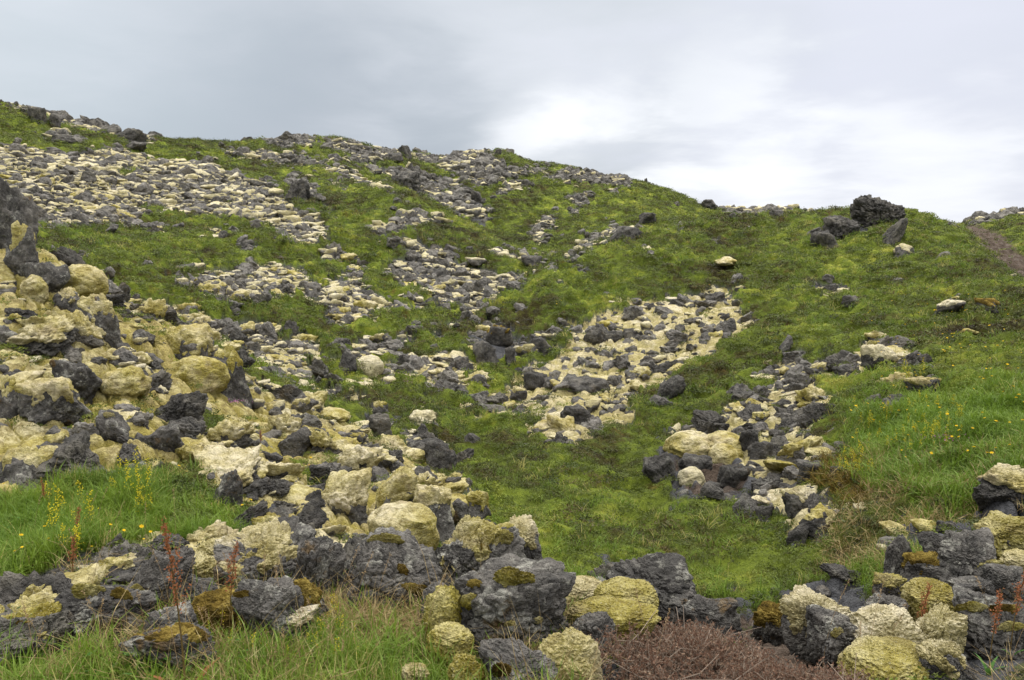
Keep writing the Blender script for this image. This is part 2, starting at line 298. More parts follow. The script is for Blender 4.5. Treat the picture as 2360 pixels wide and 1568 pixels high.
HOLES = [zp(4, [(1220, 1130), (1380, 1130), (1540, 1240), (1430, 1275), (1230, 1220)]), zp(7, [(1240, 190), (1460, 160), (1480, 260), (1420, 330), (1240, 300), (1080, 260)]),
         zp(1, [(850, 660), (900, 680), (930, 700), (780, 700), (760, 670)]), zp(2, [(780, 400 + 200), (850, 600), (830, 650), (780, 640)]), zp(2, [(500, 1230), (560, 1250), (540, 1290)]),
         zp(2, [(560, 1270), (620, 1290), (780, 1370), (640, 1370)]), zp(7, [(1640, 20), (1740, 60), (1700, 130), (1640, 110)]), zp(7, [(1900, 180), (2100, 140), (2130, 240), (1950, 240)])]
EARTH = [zp(6, [(180, 850), (300, 830), (520, 880), (560, 1000), (400, 1060), (200, 1000)]), [(1330, 1400), (1520, 1385), (1800, 1440), (2060, 1500), (2100, 1568), (1300, 1568)], 
         zp(3, [(1960, 325), (2050, 320), (2200, 390), (2290, 460), (2346, 540), (2346, 700), (2230, 650), (2130, 560), (2060, 480), (2000, 400)]), zp(5, [(240, 1030), (460, 1080), (420, 1150), (280, 1150)]),
         zp(6, [(1250, 1070), (1380, 1100), (1350, 1170), (1230, 1150)])]
LUSH = [zp(6, [(1400, 560), (2346, 520), (2346, 1100), (1900, 1120), (1350, 1060), (1260, 780)]), [(0, 1140), (260, 1160), (520, 1180), (560, 1230), (380, 1280), (0, 1400)], [(600, 1380), (960, 1400), (900, 1568), (0, 1568), (0, 1480)]]
MW, MH = 1180, 784
def raster(poly, out, val=1.0):
    P = np.array(poly) / 2.0
    x0, y0 = np.floor(P.min(0)).astype(int) - 1; x1, y1 = np.ceil(P.max(0)).astype(int) + 2
    x0, y0, x1, y1 = max(x0, 0), max(y0, 0), min(x1, MW), min(y1, MH)
    if x1 <= x0 or y1 <= y0: return
    yy, xx = np.mgrid[y0:y1, x0:x1] + .5; ins = np.zeros(xx.shape, bool)
    for (ax, ay), (bx, by) in zip(P, np.roll(P, -1, 0)):
        if ay == by: continue
        c = ((ay > yy) != (by > yy)) & (xx < (bx - ax) * (yy - ay) / (by - ay) + ax); ins ^= c
    sub = out[y0:y1, x0:x1]; sub[ins] = val
def blur(A, n, k=2):
    for _ in range(k):
        for ax in (0, 1):
            c = np.cumsum(np.pad(A, [(n + 1, n) if a == ax else (0, 0) for a in (0, 1)], mode='edge'), axis=ax)
            A = (c[2 * n + 1:] - c[:-2 * n - 1]) / (2 * n + 1) if ax == 0 else (c[:, 2 * n + 1:] - c[:, :-2 * n - 1]) / (2 * n + 1)
    return A
MK = {k: np.zeros((MH, MW)) for k in ('lava', 'dens', 'moss', 'earth', 'lush', 'slope')}
MK['cap'] = np.zeros((MH, MW))
for p_, dn, ms, *cq in LAVA:
    raster(p_, MK['lava']); raster(p_, MK['dens'], dn); raster(p_, MK['moss'], ms); raster(p_, MK['cap'], cq[0] if cq else ms * .85)
for p_ in HOLES: raster(p_, MK['lava'], 0)
for p_ in EARTH: raster(p_, MK['earth'])
for p_ in LUSH: raster(p_, MK['lush'])
raster(NEAR_SLOPE, MK['slope']); MK['edge'] = np.clip(blur(MK['lava'], 5) * 2, 0, 1)
MK['lava'] = blur(MK['lava'], 1); MK['earth'] = blur(MK['earth'], 2); MK['lush'] = blur(MK['lush'], 14); MK['dens'] = blur(MK['dens'], 2); MK['moss'] = blur(MK['moss'], 3)
def sample(k, px, py):
    fx = np.nan_to_num(px / 2, nan=-1e5) - .5; fy = np.nan_to_num(py / 2, nan=-1e5) - .5
    inside = (fx > -60) & (fx < MW + 60) & (fy > -20) & (fy < MH + 200)
    fx = np.clip(fx, 0, MW - 1.001); fy = np.clip(fy, 0, MH - 1.001); ix = fx.astype(int); iy = fy.astype(int); a = fx - ix; b = fy - iy
    M = MK[k]; v = M[iy, ix] * (1 - a) * (1 - b) + M[iy, ix + 1] * a * (1 - b) + M[iy + 1, ix] * (1 - a) * b + M[iy + 1, ix + 1] * a * b
    return np.where(inside, v, 0), inside
def cover(x, y, z):
    """what grows where: dict of lava / moss / earth / lush shares for world points"""
    px, py, dep = project(x, y, z)
    j = 900 / np.clip(np.hypot(x, y), 5, 90) * .16
    jx = px + fbm2(x, y, .9, 3, 3.0) * j * 4; jy = py + fbm2(x, y, .9, 3, 9.0) * j * 2.6
    jx = jx + fbm2(x, y, 3.1, 3, 13.) * j * 2.6; jy = jy + fbm2(x, y, 3.1, 3, 17.) * j * 1.6
    out = {}
    rnd = sstep(fbm2(x, y, .11, 3, 40.), .18, .3)
    for k in ('lava', 'dens', 'moss', 'cap', 'earth', 'lush'):
        v, ins = sample(k, jx, jy)
        out[k] = np.where(ins, v, {'lava': rnd, 'dens': rnd, 'moss': .6, 'cap': .5, 'earth': 0, 'lush': 0}[k])
    out['lava'] = sstep(out['lava'], .3, .7); out['px'] = px; out['py'] = py
    out['slope'] = sample('slope', px, py)[0] * (y < 15)
    return out
def height(x, y, cov=None, want=False):
    z = base_h(x, y); r = np.hypot(x, y)
    far = np.clip(r / 40, .12, 1.0)
    z = z - .0125 * r * sstep(r, 32, 62) * (1 - sstep(r, 200, 400))
    z = z + fbm2(x, y, .16, 2, 21.) * .35 * far * sstep(r, 5, 30)
    if cov is None: cov = cover(x, y, z)
    lv = cov['lava']; gm = 1 - lv; nearf = sstep(r, 2.5, 7)
    hum = fbm2(x, y, .75, 2, 2.) ; hum2 = fbm2(x, y, 2.1, 3, 5.)
    z = z + gm * nearf * ((1 - np.abs(hum) * 1.6) * .20 + hum2 * .085) * np.clip(r / 14, .5, 1.6)
    z = z + gm * fbm2(x, y, 7., 2, 8.) * .014
    wx = x + fbm2(x, y, 1.2, 2, 31.) * .25; wy = y + fbm2(x, y, 1.2, 2, 37.) * .25
    p1, r1 = pillow(wx, wy, 1.35, 3.); p2, r2 = pillow(wx, wy, 3.4, 11.)
    amp = np.where(cov['slope'] > .5, 1.0, np.where(cov['cap'] < .32, .85, .6)) * sstep(r, 4.5, 6.5)
    p3, r3 = pillow(wx, wy, 7.5, 23.)
    hl = p1 * (.09 + .13 * r1) + p2 * (.09 + .08 * r2) + p3 * (.012 + .02 * r3) * (r < 26) + fbm2(x, y, 6., 2, 51.) * .02 - .16
    cov['pil'] = p1 * .35 + p2 * .45 + p3 * .2
    z = z + lv * amp * hl
    z = z + lv * (1 - sstep(r, 4.5, 6.5)) * (p2 * .06 - .04)
    z = z - cov['earth'] * .06 * (r < 60)
    if want: return z, cov
    return z

# polar sheet: fine where the camera looks, coarse elsewhere, out to the horizon
def terrain_grid():
    az = np.concatenate([np.linspace(-180, -60, 40, endpoint=False), np.linspace(-60, -36, 50, endpoint=False),
                         np.degrees(np.arctan(np.linspace(math.tan(R(-36)), math.tan(R(36)), 1150))), np.linspace(36.3, 60, 50), np.linspace(62, 180, 40)])
    rr = np.concatenate([np.geomspace(.35, 2.2, 30, endpoint=False), np.geomspace(2.2, 128, 1050), np.geomspace(130, 4000, 70)])
    A, Q = np.meshgrid(np.radians(az), rr, indexing='ij')
    x = Q * np.sin(A); y = Q * np.cos(A)
    return x, y
gx, gy = terrain_grid()
SH = gx.shape
gz, gc = height(gx.ravel(), gy.ravel(), want=True)
gz = gz.reshape(SH)
print('terrain', gx.size, time.time() - T0)

def mesh_from(name, co, faces=None, mats=(), smooth=True, attrs=None, midx=None, parent=None, quads=None):
    me = bpy.data.meshes.new(name); co = np.asarray(co, np.float32)
    me.vertices.add(len(co)); me.vertices.foreach_set('co', co.ravel())
    if faces is not None:
        fa = np.asarray(faces, np.int32); k = fa.shape[1]; n = len(fa)
        me.loops.add(n * k); me.loops.foreach_set('vertex_index', fa.ravel())
        me.polygons.add(n); me.polygons.foreach_set('loop_start', np.arange(0, n * k, k, dtype=np.int32))
        me.polygons.foreach_set('loop_total', np.full(n, k, np.int32))
        me.polygons.foreach_set('use_smooth', np.full(n, smooth))
        if midx is not None: me.polygons.foreach_set('material_index', np.asarray(midx, np.int32))
    for k2, v in (attrs or {}).items():
        v = np.asarray(v); t = 'FLOAT' if v.ndim == 1 and v.dtype.kind == 'f' else 'INT' if v.ndim == 1 else 'FLOAT_VECTOR'
        at = me.attributes.new(k2, t, 'POINT'); at.data.foreach_set('vector' if t == 'FLOAT_VECTOR' else 'value', v.astype(np.float32 if t != 'INT' else np.int32).ravel())
    me.update()
    for m in mats: me.materials.append(m)
    o = bpy.data.objects.new(name, me); COL.objects.link(o)
    if parent: o.parent = parent
    return o
def tag(o, label=None, cat=None, group=None, kind=None):
    for k, v in (('label', label), ('category', cat), ('group', group), ('kind', kind)):
        if v: o[k] = v
    return o

# ------------------------------------------------------------------ materials
def new_mat(name):
    m = bpy.data.materials.new(name); m.use_nodes = True; return m, G(m.node_tree)
def pos(g): return g.n('ShaderNodeNewGeometry').outputs['Position']
def att(g, name, typ='GEOMETRY'): return g.n('ShaderNodeAttribute', attribute_name=name, attribute_type=typ).outputs['Fac']
def bump(g, h, dist, strength=1.0):
    return g.n('ShaderNodeBump', {'Height': h, 'Distance': dist, 'Strength': strength}).outputs[0]
def finish(g, col, rough=.9, normal=None, spec=.2, trans=None, sheen=0):
    ins = {'Base Color': col, 'Roughness': rough, 'Specular IOR Level': spec}
    if normal is not None: ins['Normal'] = normal
    if sheen: ins['Sheen Weight'] = sheen; ins['Sheen Roughness'] = .6
    b = g.n('ShaderNodeBsdfPrincipled', ins); sh = b.outputs[0]
    if trans is not None:
        t = g.n('ShaderNodeBsdfTranslucent', {'Color': trans}); sh = g.n('ShaderNodeMixShader', {0: .35, 1: sh, 2: t.outputs[0]}).outputs[0]
    g.nt.links.new(sh, g.n('ShaderNodeOutputMaterial').inputs[0])
def green_col(g, p, leaf=False):
    a = g.noise(p, .22, 3, .6, .4); b = g.noise(p, 1.1, 3, .6, .6); c = g.noise(p, 6.0, 3, .65)
    m = g.math('ADD', g.math('ADD', g.math('MULTIPLY', a, .42), g.math('MULTIPLY', b, .36)), g.math('MULTIPLY', c, .22))
    col = g.ramp(m, [(.38, (.034, .027, .011)), (.43, (.060, .056, .014)), (.485, (.084, .108, .016)), (.545, (.135, .172, .020)), (.62, (.27, .275, .042))])
    red = g.step(g.noise(g.vmath('ADD', p, (31, 7, 3)), 1.6, 4, .7), .58, .70)
    col = g.mix(g.math('MULTIPLY', red, .55), col, (.115, .062, .022))
    lush = att(g, 'lush', 'INSTANCER' if leaf else 'GEOMETRY')
    col = g.mix(g.math('MULTIPLY', lush, .5), col, g.mix(g.step(b, .4, .65), (.060, .135, .014), (.20, .25, .035)))
    return col, c
def moss_col(g, p, tint=None, yellow=None):
    a = g.noise(p, .9, 3, .55, .3); b = g.noise(p, 5.0, 4, .6)
    m = g.math('ADD', g.math('MULTIPLY', a, .55), g.math('MULTIPLY', b, .45))
    col = g.ramp(m, [(.34, (.33, .27, .065)), (.42, (.47, .39, .15)), (.50, (.60, .52, .29)), (.60, (.72, .64, .46)), (.70, (.58, .51, .40))])
    if yellow is not None: col = g.mix(yellow, col, g.ramp(b, [(.38, (.22, .18, .028)), (.5, (.41, .35, .075)), (.62, (.60, .53, .22))]))
    return col, b
def mat_ground():
    m, g = new_mat('ground_cover'); p = pos(g)
    gc_, c = green_col(g, p)
    lava = att(g, 'lava'); moss = att(g, 'moss'); earth = att(g, 'earth')
    mc, b = moss_col(g, p, yellow=g.math('MULTIPLY', att(g, 'slope'), .45))
    vor = g.n('ShaderNodeTexVoronoi', {'Vector': p, 'Scale': 2.6}, feature='F1').outputs[0]
    rk = g.mix(g.noise(p, 9., 4, .7), (.035, .035, .038), (.13, .13, .135))
    f = g.math('ADD', g.noise(p, 2.2, 4, .65), g.math('MULTIPLY', g.math('SUBTRACT', moss, .58), 1.0))
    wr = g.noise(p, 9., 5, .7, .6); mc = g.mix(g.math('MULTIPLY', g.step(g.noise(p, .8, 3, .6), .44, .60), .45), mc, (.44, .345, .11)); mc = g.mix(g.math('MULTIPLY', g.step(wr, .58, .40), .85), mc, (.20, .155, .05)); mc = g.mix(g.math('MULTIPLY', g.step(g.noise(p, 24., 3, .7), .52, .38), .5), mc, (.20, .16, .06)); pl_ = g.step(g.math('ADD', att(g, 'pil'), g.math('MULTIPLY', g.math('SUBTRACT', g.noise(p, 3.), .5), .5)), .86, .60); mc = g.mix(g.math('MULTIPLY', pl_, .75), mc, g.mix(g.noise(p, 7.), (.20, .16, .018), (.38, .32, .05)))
    mc = g.mix(g.math('SUBTRACT', .22, g.math('MULTIPLY', att(g, 'slope'), .16)), mc, (.66, .60, .43))
    lc = g.mix(g.step(f, .44, .50), rk, mc)
    ec = g.ramp(g.noise(p, 3.5, 5, .7), [(.35, (.050, .036, .026)), (.55, (.105, .078, .060)), (.7, (.17, .145, .125))])
    col = g.mix(lava, gc_, lc); col = g.mix(earth, col, ec)
    n = g.math('ADD', g.math('MULTIPLY', g.noise(p, 14., 4, .7), 1.0), g.math('MULTIPLY', g.noise(p, 55., 3, .7), .4))
    n = g.math('ADD', n, g.math('ADD', g.math('MULTIPLY', vor, .3), g.math('MULTIPLY', wr, .8)))
    finish(g, col, .95, bump(g, n, .08, 1.0), .1)
    return m
def mat_moss(name='lava_moss', yel=None, fuzz=60.):
    m, g = new_mat(name); p = pos(g)
    t = att(g, 'tint', 'INSTANCER'); nz = g.n('ShaderNodeSeparateXYZ', {0: g.n('ShaderNodeNewGeometry').outputs['True Normal']}).outputs[2]
    base = g.step(g.noise(g.vmath('ADD', p, (3, 9, 1)), 1.1, 3, .6), .42, .60)
    yv = g.math('ADD', g.math('MULTIPLY', base, yel[1] if yel else .22), yel[0] if yel else -.04)
    yv = g.math('ADD', yv, g.math('MULTIPLY', g.math('SUBTRACT', t, .4), .25))
    yv = g.math('ADD', yv, g.math('MULTIPLY', g.step(nz, .75, .15), .35), 0, True)
    mc, b = moss_col(g, p, yellow=yv)
    wr = g.noise(g.vmath('MULTIPLY', p, (1, 1, 1.9)), 10., 5, .68, .6); fine = g.noise(p, fuzz, 3, .75); mid = g.noise(p, 26. if fuzz < 100 else 58., 3, .7)
    mc = g.mix(g.math('MULTIPLY', g.step(wr, .52, .36), .55), mc, (.20, .155, .05))
    mc = g.mix(g.math('MULTIPLY', g.step(mid, .5, .36), .45 if fuzz < 70 else .5), mc, (.17, .135, .03))
    mc = g.mix(g.math('MULTIPLY', g.step(fine, .54, .68), .45), mc, (.74, .69, .47))
    pk = g.step(g.noise(g.vmath('ADD', p, (5, 5, 9)), 2.2, 4, .7), .52, .68)
    mc = g.mix(g.math('MULTIPLY', pk, .40), mc, (.44, .36, .28))
    hh = g.math('ADD', g.math('MULTIPLY', fine, .25), g.math('ADD', g.math('MULTIPLY', mid, .35), wr))
    if not yel: mc = g.mix(.30, mc, (.62, .58, .45))
    finish(g, mc, 1.0, bump(g, hh, .10, 1.0), .04)
    return m
def mat_rock(name='lava_rock', near=False, bright=1.0, lich=.55):
    m, g = new_mat(name); p = pos(g)
    a = g.noise(p, 1.8, 4, .7, .5); b = g.noise(p, 9., 5, .7)
    m1 = g.math('ADD', g.math('MULTIPLY', a, .5), g.math('MULTIPLY', b, .5))
    B = bright
    col = g.ramp(m1, [(.34, (.023 * B, .021 * B, .019 * B)), (.46, (.050 * B, .047 * B, .043 * B)), (.58, (.108 * B, .099 * B, .088 * B)), (.70, (.18 * B, .175 * B, .165 * B))])
    li = g.noise(g.vmath('ADD', p, (4, 4, 4)), 7. if near else 4., 6, .8)
    spots = g.n('ShaderNodeTexVoronoi', {'Vector': p, 'Scale': 17. if near else 8., 'Randomness': 1.0}, feature='F1').outputs[0]
    sm = g.step(g.math('ADD', spots, g.math('MULTIPLY', g.math('SUBTRACT', li, .5), -1.6)), .30, .12)
    lc = g.mix(g.noise(p, 30., 2, .6), (.17, .16, .135), (.44, .43, .37))
    col = g.mix(g.math('MULTIPLY', g.step(li, .51 if near else .52, .66), lich * .85), col, lc)
    sm = g.math('MULTIPLY', sm, g.step(g.noise(g.vmath('ADD', p, (1, 8, 2)), 1.7, 3, .6), .48, .62))
    col = g.mix(g.math('MULTIPLY', sm, lich), col, lc)
    if not near:
        tv = g.math('ADD', .65, g.math('MULTIPLY', att(g, 'tint', 'INSTANCER'), .8)); col = g.n('ShaderNodeVectorMath', {0: col, 'Scale': tv}, operation='SCALE').outputs[0]
        tn = g.step(g.noise(g.vmath('ADD', p, (14, 3, 8)), 1.4, 4, .7), .50, .62); col = g.mix(g.math('MULTIPLY', tn, .5), col, (.22, .20, .16))
    ol = g.step(g.noise(g.vmath('ADD', p, (9, 2, 4)), 3.4 if near else 1.7, 5, .7), .60, .68)
    col = g.mix(g.math('MULTIPLY', ol, .6 if near else .25), col, (.13, .075, .018))
    hh = g.math('ADD', g.noise(p, 6., 6, .72, .2), g.math('MULTIPLY', g.noise(p, 38., 3, .7), .35))
    finish(g, col, .85, bump(g, hh, .09 if near else .14, 1.0), .2)
    return m
def mat_leaf(name, kind):
    m, g = new_mat(name); p = pos(g)
    rnd = g.n('ShaderNodeObjectInfo').outputs['Random']
    if kind == 'shrub': col = g.ramp(g.math('ADD', g.math('MULTIPLY', rnd, .5), g.math('MULTIPLY', g.noise(p, 2.), .5)), [(.2, (.035, .045, .012)), (.45, (.060, .085, .014)), (.62, (.085, .060, .022)), (.8, (.12, .14, .02))])
    elif kind == 'dry': col = g.ramp(g.noise(p, 20., 2), [(.35, (.16, .10, .04)), (.55, (.36, .27, .12)), (.7, (.50, .42, .22))])
    else:
        col, c = green_col(g, p, True)
        v = g.math('ADD', .52, g.math('MULTIPLY', rnd, .75))
        col = g.n('ShaderNodeVectorMath', {0: col, 'Scale': v}, operation='SCALE').outputs[0]
        if kind == 'grass': col = g.mix(g.step(rnd, .72, .9), g.mix(.5, col, (.14, .25, .02)), (.36, .32, .10))
        if kind == 'lushgrass': col = g.mix(g.math('ADD', .3, g.math('MULTIPLY', g.noise(p, 3.), .5)), col, g.mix(g.noise(p, 9.), (.055, .14, .010), (.25, .37, .035)))
    finish(g, col, .6, None, .25, trans=col)
    return m
M = dict(moss_brown=None, shrub=mat_leaf('dwarf_shrub_leaves', 'shrub'), ground=mat_ground(), moss=mat_moss(), moss_near=mat_moss('moss_near', (.10, .55), 80.), moss_pad=mat_moss('moss_pad', (.06, .40), 105.), moss_yellow=mat_moss('moss_yellow', (.62, .35), 110.),
         rock=mat_rock(bright=1.65, lich=.5), rock_near=mat_rock('lava_rock_near', True, 1.2, .95), rock_blue=mat_rock('lava_rock_bluish', False, 1.75, .25),
         heath=mat_leaf('heath_leaves', 'heath'), grass=mat_leaf('grass_blades', 'grass'), lush=mat_leaf('lush_grass_blades', 'lushgrass'), dry=mat_leaf('dry_grass_blades', 'dry'))

def mat_brown():
    m, g = new_mat('rusty_moss'); p = pos(g)
    c = g.ramp(g.noise(p, 9., 4, .7), [(.36, (.050, .035, .010)), (.5, (.135, .092, .020)), (.62, (.28, .21, .055))])
    finish(g, c, 1., bump(g, g.noise(p, 90., 3, .7), .03, .9), .05)
    return m
M['moss_brown'] = mat_brown()
def mat_turf():
    m, g = new_mat('turf'); p = pos(g); c, _ = green_col(g, p); c = g.mix(.45, c, (.06, .055, .02)); finish(g, c, 1., bump(g, g.noise(p, 12., 4, .7), .1, 1.), .05); return m
M['turf'] = mat_turf()
# ground object (drop the quads' interior duplicate ring: sheet is closed round the camera)
na, nr = SH
idx = np.arange(na * nr).reshape(SH)
q = np.stack([idx[:-1, :-1], idx[:-1, 1:], idx[1:, 1:], idx[1:, :-1]], -1).reshape(-1, 4)
q = q[:, ::-1]
ter = mesh_from('ground', np.stack([gx, gy, gz], -1).reshape(-1, 3), q, [M['ground']], True,
                {'lava': gc['lava'], 'moss': gc['moss'], 'earth': gc['earth'], 'lush': gc['lush'], 'slope': gc['slope'].astype(float), 'pil': gc['pil']})
tag(ter, 'mossy lava hillside with green heath hollows', None, None, 'structure')

# ------------------------------------------------------------------ ray to ground
def ground_at(px, py, ymin=2.6, ymax=125):
    Ys = np.geomspace(ymin, ymax, 1400)
    x, y, z = unproj(np.full(1400, float(px)), np.full(1400, float(py)), Ys)
    zb = height(x, y); hit = np.nonzero(z <= zb)[0]
    k = hit[0] if len(hit) else int(np.argmin(z - zb))
    return float(x[k]), float(Ys[k])
def gh(x, y): return float(height(np.array([x]), np.array([y]))[0])

# ------------------------------------------------------------------ rock shapes
_ico = {}
def ico(n):
    if n not in _ico:
        bm = bmesh.new(); bmesh.ops.create_icosphere(bm, subdivisions=n, radius=1.0)
        v = np.array([p.co[:] for p in bm.verts]); f = np.array([[q.index for q in t.verts] for t in bm.faces]); bm.free(); _ico[n] = (v, f)
    return _ico[n]
def rock_shape(n, seed, sharp=10., rough=.16, planes=13, rug=0.06):
    rs = np.random.RandomState(seed); d, f = ico(n)
    N = rs.normal(size=(planes, 3)); N /= np.linalg.norm(N, axis=1)[:, None]; h = rs.uniform(.62, 1.0, planes)
    s = np.zeros(len(d))
    for nn, hh in zip(N, h): s += np.maximum(d @ nn / hh, 0) ** sharp
    for nn in np.vstack([np.eye(3), -np.eye(3)]): s += np.maximum(d @ nn / 1.0, 0) ** sharp
    r = s ** (-1 / sharp)
    off = rs.uniform(0, 50)
    if sharp > 20: r = r * (1 + 1.3 * rough * noise3(d * 1.25 + off + 3))
    r = r * (1 + rough * fbm3(d, 1.6, 2, off=off))
    if n >= 4:
        rid = 1 - np.abs(fbm3(d, 3.0, 3, off=off + 9)) * 2.2
        r = r * (1 - rug * np.clip(rid, 0, 1) ** 3 * 1.6) * (1 + rug * .65 * fbm3(d, 6., 3 if n < 6 else 4, .62, off))
        if n >= 6:                                  # fractured steps and gas holes
            st_ = fbm3(d, 2.6, 2, .5, off + 21); r = r * (1 + .05 * (np.floor(st_ * 5) / 5 - st_))
            pit = np.clip(fbm3(d, 15., 2, .6, off + 31) - .30, 0, 1); r = r * (1 - .10 * pit)
    elif n >= 3: r = r * (1 + rug * .6 * fbm3(d, 4., 2, .6, off))
    return d * r[:, None], f, d, r
def cap_shape(d, r, f, seed, amount=.5, thick=.10, lump=.35, size=0):
    """moss cover: the rock's own surface swollen where moss sits and sunk inside the rock elsewhere"""
    off = seed * 1.37 % 40 + 60
    s = d[:, 2] * 1.25 + fbm3(d, 1.5, 3, .6, off) * .75 + (amount - .62) * 1.9
    up = np.clip(s * 2.2, -1, 1)
    t = np.where(up > 0, np.sqrt(np.clip(up, 0, 1)), up)
    puff = 1 + lump * 2.2 * (.35 - np.abs(fbm3(d, 2.6, 2, .5, off + 5))) + .5 * (.3 - np.abs(fbm3(d, 7., 2, .5, off)))
    if size: s_ = .008 / size * fbm3(d, size / .016, 2, .7, off) * (up > 0)
    else: s_ = 0
    k = 1 + s_ + thick * t * np.where(up > 0, puff, 1.0)
    keep = (up[f].max(1) > -.35)
    return d * (r * k)[:, None], f[keep]

def dome_shape(n, seed, size=0):
    """a soft moss pad: swollen lobes with creases between them"""
    d, f = ico(n); off = seed * .73 % 45 + 3
    r = 1 + .14 * fbm3(d, 1.1, 2, .5, off) + .15 * (.35 - np.abs(fbm3(d, 1.6, 1, .5, off + 8))) + .07 * (.3 - np.abs(fbm3(d, 5.5, 2, .5, off + 4)))
    if n >= 7 and size: r = r + .008 / size * fbm3(d, size / .017, 2, .7, off)
    elif n >= 5: r = r + .020 * fbm3(d, 22., 2, .7, off)
    return d * r[:, None], f, d, r
def compact(co, f):
    u, inv = np.unique(f, return_inverse=True); return co[u], inv.reshape(f.shape)

UNUSED = bpy.data.collections.new('shapes')
def proto_mesh(name, co, f, midx, mats, smooth):
    o = mesh_from(name, co, f, mats, smooth, midx=midx); COL.objects.unlink(o); return o
def rot_z(co, a):
    c, s = math.cos(a), math.sin(a); return co @ np.array([[c, s, 0], [-s, c, 0], [0, 0, 1]])

def instancer(name, P, rot, scl, idx, protos, tint=None, extra=None):
    coll = bpy.data.collections.new(name + '_shapes')
    for o in protos: coll.objects.link(o)
    at = {'rot': np.asarray(rot, float), 'scl': np.asarray(scl, float), 'idx': np.asarray(idx, np.int32)}
    if tint is not None: at['tint'] = np.asarray(tint, float)
    for k, v in (extra or {}).items(): at[k] = np.asarray(v, float)
    o = mesh_from(name, P, None, (), attrs=at)
    ng = bpy.data.node_groups.new(name, 'GeometryNodeTree')
    ng.interface.new_socket('Geometry', in_out='INPUT', socket_type='NodeSocketGeometry'); ng.interface.new_socket('Geometry', in_out='OUTPUT', socket_type='NodeSocketGeometry')
    N = ng.nodes.new; L = ng.links.new
    gi = N('NodeGroupInput'); go = N('NodeGroupOutput'); ip = N('GeometryNodeInstanceOnPoints'); ci = N('GeometryNodeCollectionInfo')
    ci.inputs['Collection'].default_value = coll; ci.inputs['Separate Children'].default_value = True; ci.inputs['Reset Children'].default_value = True
    def na_(nm, t):
        d = N('GeometryNodeInputNamedAttribute'); d.data_type = t; d.inputs[0].default_value = nm; return d.outputs[0]
    e = N('FunctionNodeEulerToRotation'); L(na_('rot', 'FLOAT_VECTOR'), e.inputs[0])
    L(gi.outputs[0], ip.inputs['Points']); L(ci.outputs[0], ip.inputs['Instance']); ip.inputs['Pick Instance'].default_value = True
    L(na_('idx', 'INT'), ip.inputs['Instance Index']); L(e.outputs[0], ip.inputs['Rotation']); L(na_('scl', 'FLOAT_VECTOR'), ip.inputs['Scale'])
    L(ip.outputs[0], go.inputs[0])
    md = o.modifiers.new('scatter', 'NODES'); md.node_group = ng
    return o

# ------------------------------------------------------------------ scatter candidates: points on the sheet weighted by area
RS = np.random.RandomState(11)
def cell_area():
    a = np.hypot(gx[1:, :-1] - gx[:-1, :-1], gy[1:, :-1] - gy[:-1, :-1]); b = np.hypot(gx[:-1, 1:] - gx[:-1, :-1], gy[:-1, 1:] - gy[:-1, :-1]); return a * b
AREA = np.zeros(SH); AREA[:-1, :-1] = cell_area()
VX, VY, VZ = gx.ravel(), gy.ravel(), gz.ravel(); VR = np.hypot(VX, VY); AR = AREA.ravel()
INV = (gc['px'] > -260) & (gc['px'] < 2620) & (gc['py'] > 150) & (gc['py'] < 1800) & (VR < 128)
# visible from the camera (or nearly): running maximum of elevation along each ray outward
EL = (gz - CZ) / np.hypot(gx, gy); ELM = np.maximum.accumulate(EL, axis=1)
VIS = (EL > ELM - .012).ravel()
def scatter(w, n, jitter=True):
    w = w * AR * INV; c = np.cumsum(w); c /= c[-1]
    k = np.searchsorted(c, RS.rand(n)); k = np.clip(k, 0, len(w) - 1)
    j = np.sqrt(AR[k]) * 1.2
    x = VX[k] + (RS.rand(n) - .5) * j; y = VY[k] + (RS.rand(n) - .5) * j
    return x, y, k
print('setup', time.time() - T0)
